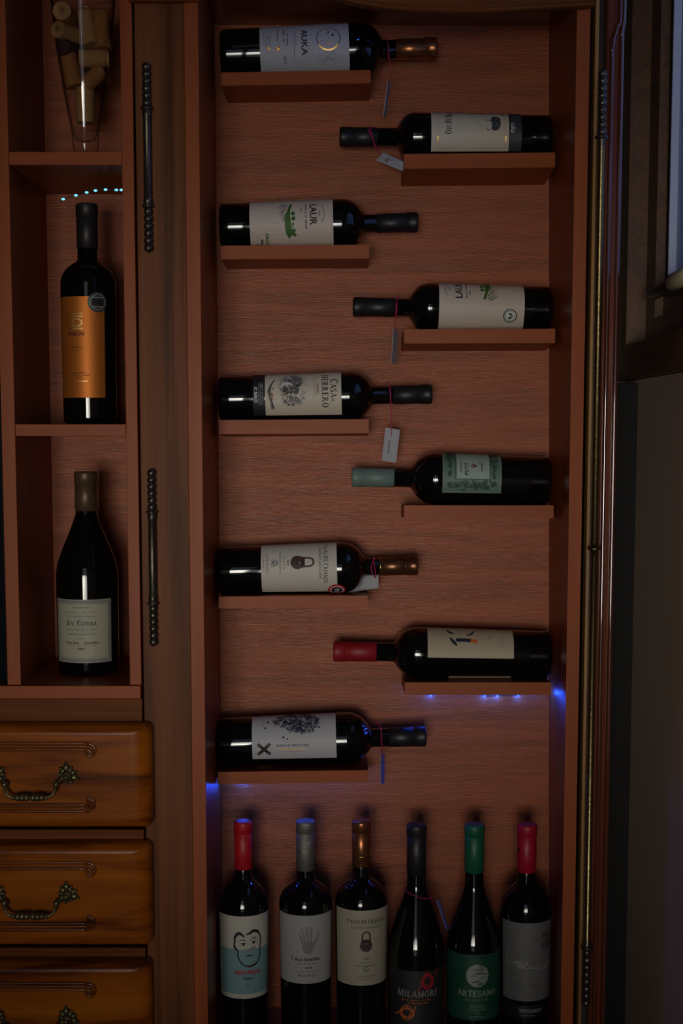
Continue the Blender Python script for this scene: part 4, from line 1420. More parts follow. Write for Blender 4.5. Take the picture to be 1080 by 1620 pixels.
# --- shelf 9: ornate flourish and cross
b9 = lying(8, 'wine_bottle', 'lying bottle with black cross and dark floral flourish on grey label', 343, 548, 588, 615, 674, 0.0385, 0.0138, (0.012, 0.012, 0.014))
z0, z1_ = b9.q(401), b9.q(532)
P0, P1 = rad(-120), rad(32)
pc = math.degrees((P0 + P1) / 2)
a = Art()
Zp = lambda v: Z(b9, z0, z1_, v)
Up = lambda v: U(b9, pc, v)
curls(a, Up(-62), Zp(472), 19, 34, 170, 'navy', 71, 0.7, 2.0, 1.5, 4.6)
curls(a, Up(-40), Zp(478), 9, 22, 46, 'navy', 72, 0.5, 1.6, 1.5, 4.0)
for px, dg, r in ((422, -42, 1.5), (426, -58, 1.8), (417, -50, 1.0), (450, -20, 1.6), (456, -16, 1.2), (506, -40, 1.4), (418, -62, 1.2)):
    a.disc(Up(dg), Zp(px), r, 'navy')
# text and cross run along the bottle: turn the drawing a quarter turn
ox, oy = Up(5), Zp(419.5)
aa = Art.__dict__
a.T = lambda x, y: (ox - y, oy + x)
for sg in (-1, 1):
    d_, e_ = Vector((0.74, 0.67 * sg)), Vector((-0.67 * sg, 0.74))
    a.face([tuple(d_ * t + e_ * w_) for t, w_ in ((-12, -2.3), (12, -2.3), (12, 2.3), (-12, 2.3))], 'k')
a.up()
for sx_, sy_ in ((-6.6, -6), (6.6, 6), (-6.6, 6), (6.6, -6), (0, 0)):
    a.disc(sx_, sy_, 0.9, 'lg' if (sx_, sy_) != (0, 0) else 'rust')
a.sans('BLEND DE TINTAS 2020', 18, 3.6, 3.0, 'g', 'l', 1.02, 0.12)
a.greek(18, -1.4, 42, 2.2, 'gold', 13, 'l')
a.greek(18, -4.6, 38, 1.2, 'tan', 14, 'l')
b9.label('front_label', z0, z1_, P0, P1, paper('cool_grey', (0.52, 0.53, 0.56)), a)
b9.label('back_label', b9.q(406), b9.q(432), rad(70), rad(120), PG)

# ------------------------------------------------------------------ standing bottles


def standing(name, label, cx, ytop, Y, zfloor, sh_y, nk_y, cap_y, R, nR, cap, taper, group, kind='bord', rot=0.0, **kw):
    zb = zfloor + 0.0004
    L = zat(ytop, Y - nR * 0.5) - zb
    xx = at(cx, (ytop + 1450) / 2 if ytop > 1200 else 500, Y)
    zl = lambda v: zat(v, Y) - zb
    b = Bottle(name, label, zl(sh_y), zl(nk_y), zl(cap_y), L, R, R * taper, nR, cap, kind=kind, group=group, **kw)
    b.t.location = (at(cx, ytop, Y).x, Y, zb)
    b.t.rotation_euler = (0, 0, rot)
    b.zl = lambda v, f=1.0: zat(v, Y - R * f) - zb
    return b


GF = 'bottles standing on the rack floor'
YQ = -0.095
s1 = standing('wine_bottle', 'standing bottle with red capsule and a drawn face on pale blue label', 384.5, 1300, YQ, zn, 1436, 1388, 1373, 0.0358, 0.0124, (0.50, 0.010, 0.02), 0.93, GF)
z0, z1_ = s1.zl(1581), s1.zl(1450)
P0, P1 = rad(-72), rad(82)
pc = 5.0
a = Art()
Rm = s1.r((z0 + z1_) / 2) * 1000
hh = (z1_ - z0) * 500
w = rad(77) * Rm
a.rect(-w + 5, -hh + 7, w, 12, 'teal')
fx, fy, k = 3.5, 17, 1.0
a.up()
face_out = [(-17, 7), (-18, 2), (-16, -3), (-13, -7), (-13, -14), (-10, -22), (-4, -28), (3, -30), (11, -29), (17, -24), (20, -16), (20, -4), (21, 8), (19, 16), (13, 21), (6, 20)]
a.stroke([(fx + x, fy + y) for x, y in face_out], 2.0, 'k')
a.stroke([(fx - 17, fy + 5), (fx - 17, fy + 13), (fx - 12, fy + 19), (fx - 7, fy + 17), (fx - 3, fy + 13)], 4.6, 'k', True)
a.stroke([(fx - 2, fy + 17), (fx + 4, fy + 19), (fx + 10, fy + 22), (fx + 17, fy + 19), (fx + 20, fy + 12)], 4.4, 'k', True)
a.stroke([(fx - 18, fy + 8), (fx - 18, fy - 2), (fx - 14, fy - 7)], 2.6, 'k', True)
a.stroke([(fx - 11, fy + 8), (fx - 6, fy + 9.5), (fx - 1, fy + 7)], 1.5, 'k', True)
a.stroke([(fx + 4, fy + 8), (fx + 10, fy + 12), (fx + 15, fy + 10)], 1.5, 'k', True)
a.stroke([(fx - 11, fy + 3.5), (fx - 5, fy + 5), (fx + 1, fy + 3)], 1.1, 'k', True)
a.disc(fx - 5, fy + 2.6, 2.0, 'k')
a.stroke([(fx + 5, fy + 4.5), (fx + 11, fy + 7), (fx + 17, fy + 6.5)], 1.1, 'k', True)
a.disc(fx + 10, fy + 4.6, 2.0, 'k')
a.stroke([(fx - 4, fy - 9), (fx + 8, fy - 4), (fx + 12, fy - 3)], 4.2, 'lg', False, False)
a.stroke([(fx + 11, fy - 3), (fx + 16, fy - 1)], 2.0, 'red', True, False)
a.stroke([(fx - 1, fy - 15), (fx + 4, fy - 14), (fx + 9, fy - 14.5)], 2.4, 'k', True)
a.stroke([(fx - 3, fy - 29), (fx + 6, fy - 30), (fx + 16, fy - 25)], 3.6, 'maroon', True)
a.sans('ABSURDO', fx + 1, -hh + 36.5, 5.6, 'red', 'c', 1.08, 0.35)
a.greek(fx + 1, -hh + 33.8, 34, 1.1, 'g', 3)
a.sans('Malbec', fx + 2, -hh + 28.5, 3.6, 'k', 'c', 1.0, 0.2)
a.sans('2020', fx + 2, -hh + 19, 2.2, 'g', 'c', 1.0)
s1.label('front_label', z0, z1_, P0, P1, paper('ivory', (0.60, 0.585, 0.50)), a)

s2 = standing('wine_bottle', 'standing bottle with mottled silver capsule and grey handprint label', 483, 1299, YQ, zn, 1430, 1390, 1375, 0.0385, 0.0128, (0.30, 0.29, 0.26), 0.93, GF, caprough=0.35, capmetal=0.6, capbump=1.0)
z0, z1_ = s2.zl(1557), s2.zl(1449)
P0, P1 = rad(-76), rad(76)
a = Art()
hh = (z1_ - z0) * 500
hx, hy = 4, 6
a.face([(hx - 9, hy + 5), (hx - 8, hy - 4), (hx - 4, hy - 12), (hx + 4, hy - 12.5), (hx + 9, hy - 6), (hx + 10, hy + 3), (hx + 5, hy + 7), (hx - 4, hy + 7)], 'lg')
for bx, by, tx, ty, ww in ((-7.5, 3, -12.5, 18, 3.6), (-4, 5, -8.5, 25, 3.8), (0.2, 6, -2.2, 28, 4.0), (4.5, 5.5, 4.6, 28, 4.0), (8, -2, 16, 17, 4.0)):
    a.stroke([(hx + bx, hy + by), (hx + (bx + tx) / 2, hy + (by + ty) / 2), (hx + tx, hy + ty)], ww, 'lg', True)
    a.disc(hx + tx, hy + ty - 1, ww * 0.42, 'lg')
a.up()
curls(a, hx, hy - 2, 8, 9, 30, 'g', 5, 0.2, 0.35, 1, 3)
a.serif('C', 4 - 25, -16.5, 6.6, 'dg', 'l', 0.9)
a.sans('inco Sentidos', 4 - 19, -16.5, 5.2, 'dg', 'l', 0.92, 0.22)
a.serif('RESERVA', 4, -22.5, 3.2, 'g', 'c', 1.3, 1.0, 0.35)
a.sans('2018', 5, -28.2, 3.0, 'dg', 'c', 1.1, 0.15)
a.rect(-16, -27, -4, -26.6, 'g')
a.rect(14, -27, 25, -26.6, 'g')
a.greek(4, -33, 40, 1.2, 'g', 8)
a.serif('MALBEC', 4, -40, 3.6, 'dg', 'c', 1.3, 1.0, 0.3)
s2.label('front_label', z0, z1_, P0, P1, paper('stone', (0.42, 0.42, 0.41)), a)

s3 = standing('wine_bottle', 'standing bottle with copper capsule and padlock on beige label', 571.5, 1299, YQ, zn, 1428, 1387, 1369, 0.0380, 0.0128, (0.36, 0.13, 0.05), 0.93, GF, caprough=0.3, capmetal=0.8)
z0, z1_ = s3.zl(1560), s3.zl(1441)
P0, P1 = rad(-70), rad(82)
a = cavas(s3, z0, z1_, 6, 10, [36, 28.5, 3.5, -17, -33, -43], 1.1)
s3.label('front_label', z0, z1_, P0, P1, paper('beige_cream', (0.46, 0.42, 0.32)), a)
link('neck_band', lathe(bmesh.new(), [(0.0133, s3.zl(1366)), (0.0136, s3.zl(1365.8)), (0.0136, s3.zl(1364)), (0.0133, s3.zl(1363.8))], 48), plain('gold_band', (0.75, 0.5, 0.16), 0.25, 1.0), s3.t, True)

s4 = standing('wine_bottle', 'standing bottle with black capsule and two red scribbles on charcoal label', 659, 1305, YQ, zn, 1508, 1398, 1382, 0.0412, 0.0134, (0.018, 0.016, 0.016), 0.97, GF, 'burg')
z0, z1_ = s4.zl(1642), s4.zl(1537)
P0, P1 = rad(-72), rad(76)
a = Art()
hh = (z1_ - z0) * 500
mm = lambda v: (zat(v, YQ - 0.04) - s4.t.location.z) * 1000 - (z0 + z1_) * 500
rnd = random.Random(8)
for (px, py, ink_, rr) in ((675, 1553, 'red', 12.5), (642, 1603, 'orange', 11.5)):
    cx_, cy_ = (px - 660) / 1.11, mm(py)
    for i in range(9):
        r1, r2, ph = rr * rnd.uniform(0.45, 1.0), rr * rnd.uniform(0.5, 1.0), rnd.uniform(0, 6.28)
        ox_, oy_ = rnd.uniform(-2, 2), rnd.uniform(-2, 2)
        a.stroke([(cx_ + ox_ * (i > 1) + r1 * math.cos(ph + t * 0.9), cy_ + oy_ * (i > 1) + r2 * math.sin(ph + t * 0.9)) for t in range(7)], 0.75 if i > 1 else 1.1, ink_)
    if ink_ == 'red':
        a.stroke([(cx_ + 10, cy_ + 6), (cx_ + 15, cy_ + 13), (cx_ + 18, cy_ + 17)], 1.6, ink_, True)
        a.stroke([(cx_ - 10, cy_ - 5), (cx_ - 12, cy_ - 11), (cx_ - 14, cy_ - 15)], 1.4, ink_, True)
    else:
        a.stroke([(cx_ - 10, cy_ + 0), (cx_ - 16, cy_ - 3), (cx_ - 21, cy_ - 6)], 1.6, ink_, True)
        a.stroke([(cx_ + 11, cy_ + 3), (cx_ + 12, cy_ + 9), (cx_ + 13, cy_ + 13)], 1.4, ink_, True)
a.up().serif('MILAMORE', 0, mm(1578), 9.6, 'lg', 'c', 0.98, 1.15)
a.greek(0, mm(1583.5), 50, 1.6, 'orange', 3)
a.greek(0, mm(1588), 30, 1.6, 'orange', 4)
a.serif('MALBEC', 2, mm(1624), 3.4, 'g', 'c', 1.0)
s4.label('front_label', z0, z1_, P0, P1, paper('soft_black', (0.022, 0.022, 0.023)), a)

s5 = standing('wine_bottle', 'standing bottle with green capsule and dark green label with silver disc', 750.5, 1305, YQ, zn, 1500, 1400, 1378, 0.0392, 0.0134, (0.008, 0.115, 0.055), 0.98, GF, 'burg')
z0, z1_ = s5.zl(1615), s5.zl(1511)
P0, P1 = rad(-80), rad(82)
a = Art()
mm = lambda v: (zat(v, YQ - 0.038) - s5.t.location.z) * 1000 - (z0 + z1_) * 500
a.disc(2, mm(1543.5), 16.6, 'silver', 16.6, 36)
a.up()
rnd = random.Random(2)
for i in range(34):
    y_ = rnd.uniform(-14, 14)
    hw_ = math.sqrt(max(15.5 ** 2 - y_ * y_, 1))
    xa = rnd.uniform(-hw_, hw_ * 0.5)
    xb = min(hw_, xa + rnd.uniform(5, 16))
    a.stroke([(2 + xa, mm(1543.5) + y_), (2 + (xa + xb) / 2, mm(1543.5) + y_ + rnd.uniform(-1.6, 1.6)), (2 + xb, mm(1543.5) + y_ + rnd.uniform(-0.8, 0.8))], rnd.uniform(0.5, 1.3), rnd.choice(('dgreen', 'g', 'g')), True)
a.serif('ARTESANO', 2, mm(1576.5), 9.0, 'silver', 'c', 1.0, 1.1)
a.serif('DE ARGENTO', 2, mm(1583.5), 3.2, 'mint', 'c', 1.15, 1.0, 0.25)
a.serif('MALBEC', 2, mm(1594), 4.6, 'mint', 'c', 0.95)
a.sans('ORGANIC', 2, mm(1599), 3.2, 'mint', 'c', 1.2)
a.sans('2020', 2, mm(1604), 2.4, 'mint', 'c', 1.1)
a.sans('ARGENTINA', 2, mm(1610), 2.4, 'mint', 'c', 1.2)
a.rect(-28, mm(1606), -10, mm(1606) + 0.4, 'mint')
a.rect(14, mm(1606), 30, mm(1606) + 0.4, 'mint')
s5.label('front_label', z0, z1_, P0, P1, paper('bottle_green', (0.006, 0.072, 0.042)), a)

s6 = standing('wine_bottle', 'standing bottle with crimson capsule and grey label with white brush band', 833.5, 1305, YQ, zn, 1440, 1394, 1378, 0.0368, 0.0132, (0.40, 0.006, 0.03), 0.93, GF)
z0, z1_ = s6.zl(1585), s6.zl(1461)
P0, P1 = rad(-72), rad(80)
a = Art()
mm = lambda v: (zat(v, YQ - 0.036) - s6.t.location.z) * 1000 - (z0 + z1_) * 500
yy = mm(1526)
a.face([(-40, yy + 5), (-34, yy + 2), (-26, yy + 1), (-20, yy + 5), (-4, yy + 3), (-2, yy - 4), (8, yy - 5), (18, yy - 3), (36, yy + 2), (36, yy - 1), (30, yy - 6), (24, yy - 10), (10, yy - 8),
        (4, yy - 6.5), (-4, yy - 6.5), (-14, yy - 6), (-20, yy - 4), (-24, yy - 2), (-32, yy - 1), (-40, yy + 1)], 'lg')
a.up()
for q in (((-12, yy - 2), (-9, yy + 2), (-7, yy - 2)), ((-5, yy), (-4, yy - 4), (-8, yy - 4)), ((-30, yy + 1), (-24, yy - 1), (-18, yy - 3)), ((12, yy - 5), (22, yy - 4), (32, yy - 1)), ((10, yy - 6.5), (18, yy - 7), (26, yy - 5))):
    a.stroke(q, 0.9, 'dg', True)
a.sans('PENTE', 28, mm(1489), 11.5, 'dg', 'c', 0.42, 0.2)
a.sans('BORGE', 28, mm(1504), 11.5, 'dg', 'c', 0.42, 0.2)
a.greek(30, mm(1508), 12, 1.6, 'dg', 3)
a.greek(-24, mm(1541), 12, 2.0, 'dg', 5)
a.greek(-26, mm(1546), 8, 2.0, 'dg', 6)
a.greek(6, mm(1559), 17, 1.3, 'maroon', 8)
for j in range(5):
    a.greek(-30, mm(1552 + j * 4.6), 18 + 5 * (j > 1), 1.1, 'dg', 9 + j, 'l')
s6.label('front_label', z0, z1_, P0, P1, paper('mid_grey', (0.16, 0.16, 0.16)), a)
z0, z1_ = s6.zl(1612), s6.zl(1592)
a = Art()
a.sans('PENTES BORGES', 2, -1, 5.0, 'lg', 'c', 0.62, 0.2)
a.greek(2, -6, 30, 1.4, 'lg', 3)
s6.label('lower_label', z0, z1_, P0, P1, paper('near_black', (0.012, 0.012, 0.012), 0.4), a)
bm = bmesh.new()
r_ = s6.nR + 0.0009
zc_, ph = s6.zl(1353.5), rad(-62)
vs = [bm.verts.new((r_ * math.sin(ph + 0.16 * math.cos(i * .5236)), -r_ * math.cos(ph + 0.16 * math.cos(i * .5236)), zc_ + 0.0024 * math.sin(i * .5236))) for i in range(12)]
bm.faces.new(vs)
link('black_dot', bm, ink('k'), s6.t)

# ------------------------------------------------------------------ bottles in the cubbies
GL = 'bottles in the cubby unit'
YL = -0.150
c1 = standing('wine_bottle', 'bottle with shiny copper label and round dark seal, standing in middle cubby', 137, 321, YL, zs2[1], 452, 412, 394, 0.0370, 0.0136, (0.016, 0.016, 0.017), 0.97, GL)
z0, z1_ = c1.zl(629), c1.zl(468.5)
PHC = -0.19                                   # direction from this bottle towards the camera
P0, P1 = rad(-80), rad(44)
pc = (math.degrees(P0) + math.degrees(P1)) / 2
a = Art()
mm = lambda v: (zat(v, YL - 0.03) - c1.t.location.z) * 1000 - (z0 + z1_) * 500
u0 = U(c1, pc, -16)
a.rect(u0 - 14, mm(521.5), u0 - 13.2, mm(495), 'brown')
a.rect(u0 - 14, mm(521.5), u0 - 3, mm(520.5), 'brown')
a.up()
a.rect(u0 - 6, mm(497.5), u0 + 8.5, mm(495.5), 'gold')
a.rect(u0 - 6, mm(502), u0 + 8.5, mm(500), 'gold')
a.rect(u0 - 6, mm(521.5), u0 + 8.5, mm(519), 'gold')
a.stroke([(u0 - 5, mm(517.5) + 1), (u0 - 5, mm(504))], 2.0, 'gold', False, False)
a.stroke([(u0 - 6, mm(505)), (u0 + 2, mm(505)), (u0 + 6.2, mm(507.5)), (u0 + 7.2, mm(511)), (u0 + 6.2, mm(514)), (u0 + 2, mm(516)), (u0 - 6, mm(516))], 2.4, 'gold')
a.sans('BIGLOS', u0 - 1.5, mm(531), 4.4, 'maroon', 'c', 1.15, 0.3)
a.sans('RESERVA', u0 + 0, mm(551.0), 2.0, 'rust', 'c', 1.5)
a.sans('2018', u0 - 1, mm(555.5), 2.0, 'rust', 'c', 1.5)
a.greek(u0 + 1, mm(591), 22, 1.5, 'maroon', 4)
a.greek(u0 + 2, mm(594.5), 30, 1.5, 'maroon', 5)
a.greek(u0 + 1, mm(598), 14, 1.2, 'rust', 6)
a.rect(u0 - 1, mm(604), u0 + 14, mm(602.6), 'gold')
c1.label('front_label', z0, z1_, P0, P1, plain('copper_foil', (0.66, 0.20, 0.03), 0.52, 0.6), a, lbl='shiny copper label')
a = Art()
a.disc(0, 0, 13, 'dg', None, 32)
a.up().arc(0, 0, 12.6, 1.0, 0, 360, 'dkteal', 32)
a.arc(0, 0, 10.4, 0.9, 0, 360, 'silver', 32)
a.up().rect(-7, 5.6, 7, 6.6, 'silver')
a.rect(-7, -6.6, 7, -5.6, 'silver')
a.rect(-6.4, -4.4, 6.4, 4.4, 'k')
for i in range(18):
    an = i * 0.349
    a.disc(11.2 * math.cos(an), 11.2 * math.sin(an), 0.5, 'silver', None, 6)
c1.medallion(c1.zl(477.5), rad(29), 0.0134, plain('seal_dark', (0.03, 0.04, 0.045), 0.4, 0.4), a, 'round dark seal')
c2 = standing('wine_bottle', 'wide-bodied bottle with tan capsule and bordered cream label, in lowest cubby', 135, 746, -0.135, zcb1, 912, 812, 808, 0.0428, 0.0144, (0.125, 0.072, 0.038), 0.985, GL, 'burg', caprough=0.42, capmetal=0.35)
z0, z1_ = c2.zl(1049), c2.zl(949)
P0, P1 = rad(-64), rad(57)
pc = (math.degrees(P0) + math.degrees(P1)) / 2
a = Art()
mm = lambda v: (zat(v, -0.135 - 0.04) - c2.t.location.z) * 1000 - (z0 + z1_) * 500
hw_, hh = rad(60.5) * 42.8, (z1_ - z0) * 500
u0 = 0.5
a.frame(-hw_ + 1.0, -hh + 1.0, hw_ - 1.0, hh - 1.0, 4.2, 'lg')
a.up()
rnd = random.Random(4)
for i in range(40):
    t = -hw_ + 3 + (2 * hw_ - 6) * i / 39
    for sgn in (-1, 1):
        a.disc(t, sgn * (hh - 3.1), 0.55, 'tan' if i % 2 else 'g', None, 6)
for i in range(44):
    t = -hh + 5 + (2 * hh - 10) * i / 43
    for sgn in (-1, 1):
        a.disc(sgn * (hw_ - 3.1), t, 0.55, 'g', None, 6)
a.frame(-hw_ + 6.0, -hh + 6.0, hw_ - 6.0, hh - 6.0, 0.4, 'g')
curls(a, u0 + 4, mm(985), 12, 14, 10, 'lg', 3, 0.3, 0.5, 5, 9)
a.up()
a.greek(u0, mm(962), 26, 1.5, 'g', 2)
a.greek(u0, mm(969), 46, 1.1, 'g', 3)
a.greek(u0, mm(975.5), 42, 1.1, 'g', 4)
a.serif('D.V. CATENA', u0, mm(989.5), 5.4, 'dg', 'c', 0.98, 1.25)
a.greek(u0, mm(996.5), 44, 1.1, 'g', 6)
a.greek(u0, mm(1004), 38, 1.3, 'g', 7)
a.greek(u0, mm(1010.5), 12, 1.0, 'g', 8)
a.sans('Pinot Noir', u0 - 13, mm(1018.5), 3.2, 'maroon', 'c', 1.0, 0.12)
a.sans('Pinot Noir', u0 + 14, mm(1018.5), 3.2, 'maroon', 'c', 1.0, 0.12)
a.greek(u0, mm(1021.5), 40, 0.8, 'g', 9)
a.sans('2017', u0, mm(1028), 3.2, 'maroon', 'c', 1.1, 0.2)
a.greek(u0, mm(1034), 24, 1.2, 'tan', 10)
c2.label('front_label', z0, z1_, P0, P1, paper('pale_olive', (0.47, 0.46, 0.34)), a)

# ------------------------------------------------------------------ tall glass with corks
YV = -0.135
vx = at(134.5, 180, YV).x
vz = zs1[1] + 0.0004
mmv = lambda py: zat(py, YV)
vase = thing('cork_glass', 'tall conical clear glass filled with corks in the top cubby', 'glass', (vx, YV, vz))
kx = (YV - CAM.y) / FPX
outer = [(14.5, 240), (15.2, 238), (14.8, 232), (17, 222), (19.5, 210), (20.5, 202), (20.5, 196), (20.8, 188), (24.5, 168), (29.5, 140), (37, 88), (43, 45), (47, 5), (49.5, -25), (50.5, -34)]
inner = [(48.6, -34), (47.6, -25), (45.2, 5), (41.2, 45), (35.2, 88), (27.5, 140), (22.4, 168), (18.2, 190), (15.5, 197), (9, 200), (0, 200.5)]
zb_ = zat(240, YV)
pr = [(0, 0.0)] + [(r * kx, (zat(py, YV) - zb_) if py < 240 else 0.0) for r, py in outer] + [(r * kx, zat(py, YV) - zb_) for r, py in inner]
link('glass_body', lathe(bmesh.new(), pr, 64), M_CLEAR, vase, True)
cork_specs = [  # px, py, depth offset, axis, length, radius, material, label
    (103.5, 23, -0.012, (0.05, 1, 0.03), 0.042, 0.0122, M_CORK2, 'cork with a star-shaped crack seen end on, top left in the tall glass'),
    (108, 53, -0.005, (0.55, 0.82, -0.05), 0.042, 0.0112, M_CORK2, 'pale cork with its round end showing, below the star-cracked cork'),
    (111, 78, 0.0, (0.45, 0.9, 0.06), 0.036, 0.0108, M_CORK3, 'dark wine-stained cork end at left in the tall glass'),
    (140, 46, 0.0, (-0.20, 0.15, 0.97), 0.045, 0.0118, M_CORK2, 'pale cork leaning upright behind the glass glare'),
    (160.5, 49, -0.004, (-0.07, 0.1, 0.99), 0.049, 0.0118, M_CORK, 'tall brown cork standing upright at the right of the glass'),
    (149, 92.5, -0.002, (1, 0.12, 0.02), 0.040, 0.0118, M_CORK2, 'pale cork lying level across the glass middle'),
    (112, 111, -0.003, (-0.22, 0.05, 0.97), 0.046, 0.0120, M_CORK, 'brown cork leaning along the left side of the glass'),
    (147, 124, -0.002, (0.62, 0.2, 0.62), 0.033, 0.0112, M_CORK, 'short brown cork slanting at the right, under the level cork'),
    (135, 167, 0.0, (0.02, 0, 1), 0.046, 0.0122, M_CORK2, 'lowest cork, upright in the narrow glass bottom')]
for px, py, dy, ax, L, r, mat, lbl in cork_specs:
    bm = bmesh.new()
    pr = [(0, -L / 2), (r - 0.0012, -L / 2), (r - 0.0003, -L / 2 + 0.0006), (r, -L / 2 + 0.0015), (r * 0.99, 0), (r, L / 2 - 0.0015), (r - 0.0003, L / 2 - 0.0006), (r - 0.0012, L / 2), (0, L / 2)]
    lathe(bm, pr, 28)
    if 'star' in lbl:
        for i in range(8):
            an = i * math.pi / 4
            d, e = Vector((math.cos(an), math.sin(an), 0)), Vector((-math.sin(an), math.cos(an), 0))
            z_ = -L / 2 - 0.0002
            f = bm.faces.new([bm.verts.new(d * 0.0015 + e * 0.0007 + Vector((0, 0, z_))), bm.verts.new(d * 0.0068 + Vector((0, 0, z_))), bm.verts.new(d * 0.0015 - e * 0.0007 + Vector((0, 0, z_)))])
            f.material_index = 1
    o = link('cork', bm, [mat, M_CORK3], None, False)
    q = Vector(ax).normalized().to_track_quat('Z', 'Y')
    o.rotation_mode = 'QUATERNION'
    o.rotation_quaternion = q
    p = at(px, py, YV + dy)
    o.location = p
    tag(o, lbl, 'cork', 'corks in the tall glass')

# ------------------------------------------------------------------ light strings


def string(name, label, pts, bulbs, mat, r, wire=0.0006, group='light strings in the cabinet', watts=0.0, colour=(0.015, 0.09, 1.0)):
    base = Vector(pts[0])
    t = thing(name, label, 'light string', base, group)
    bm = bmesh.new()
    tube(bm, [p - base for p in smooth_path(pts, 6)], wire, 6)
    link('wire', bm, M_WIRE, t, True)
    for p in bulbs:
        bm = ball(bmesh.new(), Vector(p) - base, r, 2, (1.25, 1, 0.8))
        bo = link('bulb', bm, mat, t, True)
        if watts:                       # the diode's own light, just under the bulb
            ld = bpy.data.lights.new('bulb_light', 'POINT')
            ld.energy, ld.color, ld.shadow_soft_size = watts, colour, 0.0012
            lo = bpy.data.objects.new('bulb_light', ld)
            COL.objects.link(lo)
            lo.parent = bo
            lo.location = Vector(p) - base + Vector((0, -0.0008, -0.0032))
    return t


YG = -0.165
lp = [at(px, py, YG) for px, py in ((100, 315), (120, 309), (137, 304.5), (151, 301.5), (167, 300), (184, 300.5), (192, 300.5))]
string('light_string', 'string of small cyan lights above the copper-label bottle', lp, lp, M_LEDC, 0.0020)
def under_shelf(i, spec, label, w):
    a_, b_, tl, tz, dz = SHZ[i]
    pts = []
    for px, yl, dd in spec:
        x = at(px, 1150, yl).x
        t = (x - a_.x) / (b_.x - a_.x)
        pts.append(Vector((x, yl, a_.z + (b_.z - a_.z) * t - tz - dz * (SD + yl) / SD - dd)))
    return string('light_string', label, pts, pts, M_LEDB, 0.0013, watts=w)


under_shelf(7, ((660, -0.03, 0.003), (681, -0.010, 0.0145), (705, -0.03, 0.006), (735, -0.03, 0.006), (766, -0.008, 0.0155), (786, -0.007, 0.0155), (819, -0.007, 0.015), (838, -0.03, 0.005), (858, -0.03, 0.004)),
            'string of blue lights under the eighth shelf, below the red-capsule bottle', 0.035)
under_shelf(8, ((371, -0.05, 0.003), (383, -0.012, 0.0175), (420, -0.06, 0.004), (455, -0.065, 0.004), (490, -0.065, 0.004), (525, -0.06, 0.004), (560, -0.06, 0.004)),
            'string of blue lights under the lowest shelf, over the standing bottles', 0.045)
lp = [Vector((at(px, 0, -0.15).x, -0.15, zct - 0.005)) for px in (430, 500, 570, 640, 710, 780)]
string('light_string', 'string of blue lights under the top of the wine rack', lp, lp, M_LEDB2, 0.0015, watts=0.004, colour=(0.03, 0.16, 1.0))

# ------------------------------------------------------------------ price tags on pink cords


def neck_loop(b, px, n=20, off=0.0011, skew=0.0):
    z = b.q(px) if hasattr(b, 'q') else b.zl(px)
    r0 = max(b.r(z), b.nR + 0.0006) + off
    Mw = b.M if hasattr(b, 'M') else Matrix.Translation(b.t.location)
    return [Mw @ Vector((r0 * math.sin(2 * math.pi * i / n), -r0 * math.cos(2 * math.pi * i / n), z + skew * math.sin(2 * math.pi * i / n))) for i in range(n + 1)]


def price_tag(label, loop, knot, path, corners, mat, hole=True, greek_=False):
    """loop: cord round the neck; path: hanging cord; corners: the card's four corners (tl, tr, br, bl)."""
    c = [Vector(p) for p in corners]
    base = c[3]
    t = thing('price_tag', label, 'tag', base, 'price tags on pink cords')
    bm = bmesh.new()
    if loop:
        tube(bm, [p - base for p in loop], 0.00065, 6)
    tube(bm, [Vector(p) - base for p in smooth_path(path, 6)], 0.00065, 6)
    ball(bm, Vector(path[0]) - base, 0.0016, 1)
    link('cord', bm, M_STRING, t, True)
    n = (c[1] - c[0]).cross(c[3] - c[0]).normalized() * 0.0004
    bm = bmesh.new()
    hexa(bm, [c[3] - base - n, c[2] - base - n, c[2] - base + n, c[3] - base + n, c[0] - base - n, c[1] - base - n, c[1] - base + n, c[0] - base + n])
    card = link('card', bm, mat, t)
    if greek_:
        bm = bmesh.new()
        ex, ey = (c[1] - c[0]), (c[3] - c[0])
        if n.y > 0:
            n = -n
        rnd = random.Random(3)
        for k in range(7):
            u0_, v0_ = 0.30 + 0.03 * rnd.random(), 0.38 + k * 0.055
            q = [c[0] + ex * uu + ey * vv + n * 1.4 - base for uu, vv in ((u0_, v0_), (u0_ + 0.12 + 0.08 * rnd.random(), v0_), (u0_ + 0.12, v0_ + 0.035), (u0_, v0_ + 0.035))]
            bm.faces.new([bm.verts.new(p) for p in q])
        link('print', bm, ink('g'), card)
    return t


# on the top bottle: card seen edge on
ya = b1.M.translation.y
lp = neck_loop(b1, 613)
k0 = at(613, 84, ya - 0.020)
price_tag('thin card hanging edge-on under the copper neck of the top bottle', lp, None,
          [at(612, 62, ya - 0.004), at(614.5, 84, ya - 0.018), at(616.5, 110, ya - 0.014), at(616, 130, ya - 0.006)],
          [at(613.5, 128, ya - 0.012), at(617.5, 130, ya + 0.012), at(610, 186, ya + 0.014), at(606, 184, ya - 0.010)], M_TAG)
# second bottle: card lying towards the lens
ya = b2.M.translation.y
price_tag('white card dangling from the neck beside the second shelf', neck_loop(b2, 588, skew=0.004), None,
          [at(583, 206, ya - 0.014), at(590, 222, ya - 0.018), at(596, 236, ya - 0.017), at(603, 246, ya - 0.021)],
          [at(606, 241.5, ya - 0.020), at(638, 256, ya - 0.046), at(637.5, 271, ya - 0.047), at(595, 254, ya - 0.022)], M_TAG, greek_=True)
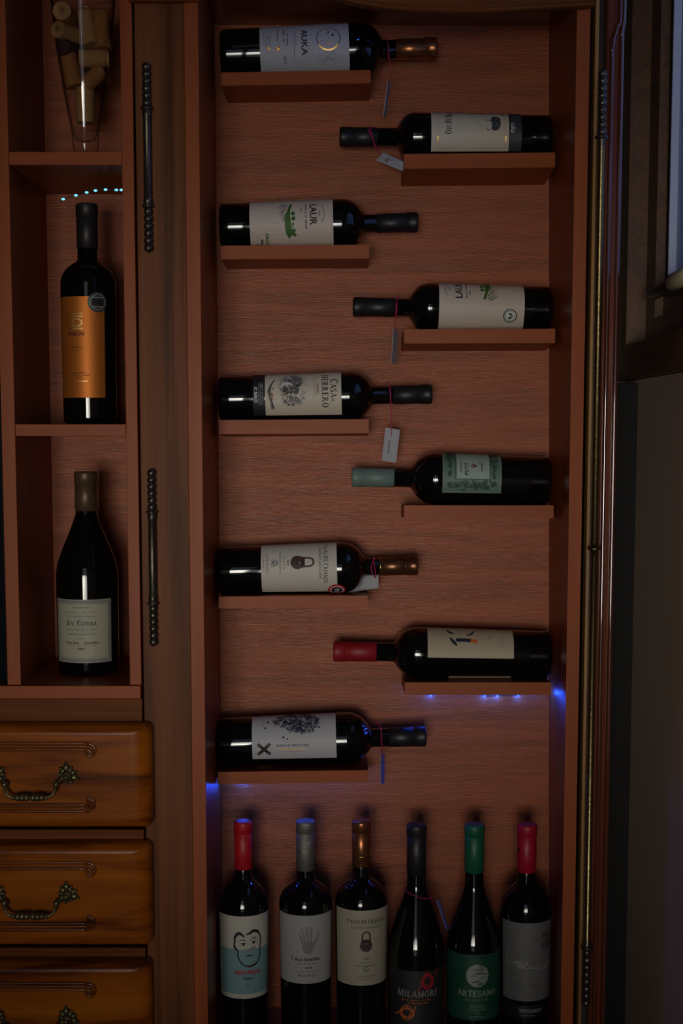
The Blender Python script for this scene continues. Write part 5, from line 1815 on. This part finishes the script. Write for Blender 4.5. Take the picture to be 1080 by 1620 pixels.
# fourth: edge on
ya = b4.M.translation.y
price_tag('thin card hanging edge-on left of the fourth shelf', neck_loop(b4, 627), None,
          [at(632, 469, ya - 0.010), at(627, 478, ya - 0.016), at(625.5, 500, ya - 0.016), at(625, 525, ya - 0.006)],
          [at(622, 519, ya - 0.012), at(629, 523, ya + 0.010), at(626.5, 577, ya + 0.010), at(619, 573, ya - 0.012)], M_TAG)
# fifth: card facing the lens
ya = b5.M.translation.y
price_tag('grey card facing forward, hanging below the fifth shelf bottle neck', neck_loop(b5, 617), None,
          [at(611, 604, ya - 0.008), at(616, 612, ya - 0.0165), at(618, 640, ya - 0.017), at(619, 672, ya - 0.014), at(618.5, 689, ya - 0.0125)],
          [at(609.5, 676, ya - 0.012), at(632.5, 680, ya - 0.011), at(626, 732, ya - 0.008), at(603.5, 728.5, ya - 0.009)], M_TAG, greek_=True)
# seventh: card behind the neck
ya = b7.M.translation.y
price_tag('white card tucked behind the neck of the padlock bottle lying on the shelf', neck_loop(b7, 592, skew=0.002), None,
          [at(592, 884, ya - 0.0145), at(587, 896, ya - 0.0155), at(589, 908, ya - 0.012), at(594, 914, ya - 0.004)],
          [at(569, 913, ya + 0.012), at(598.5, 909, ya + 0.004), at(598.5, 930, ya + 0.004), at(551, 938, ya + 0.012)], M_TAG, greek_=True)
# ninth: blue edge-on card
ya = b9.M.translation.y
price_tag('blue-lit card hanging edge-on right of the lowest shelf', neck_loop(b9, 603), None,
          [at(596, 1143, ya - 0.010), at(602, 1152, ya - 0.016), at(603.5, 1172, ya - 0.017), at(604, 1198, ya - 0.008)],
          [at(602, 1191, ya - 0.012), at(607.5, 1194, ya + 0.012), at(607.5, 1241, ya + 0.012), at(602, 1239, ya - 0.012)], M_TAGB)
# on the charcoal-label bottle
zr = s4.zl(1412, 0)
r_ = s4.r(zr) + 0.001
lp = []
for i in range(25):
    an = 2 * math.pi * i / 24
    zz = s4.t.location.z + zr - 0.0062 * math.sin(an)
    rr = s4.r(zz - s4.t.location.z) + 0.0018
    lp.append(Vector((s4.t.location.x + rr * math.sin(an), YQ - rr * math.cos(an), zz)))
e0 = lp[6]
price_tag('narrow bluish card against the shoulder of the charcoal-label bottle', lp, None,
          [e0 + Vector((0.0005, -0.001, 0)), e0 + Vector((0.001, 0, -0.002)), e0 + Vector((0.002, 0.001, -0.005))],
          [at(690, 1424, YQ - 0.002), at(695, 1424, YQ + 0.010), at(709, 1469, YQ + 0.012), at(706, 1471, YQ + 0.001)], M_TAGB)
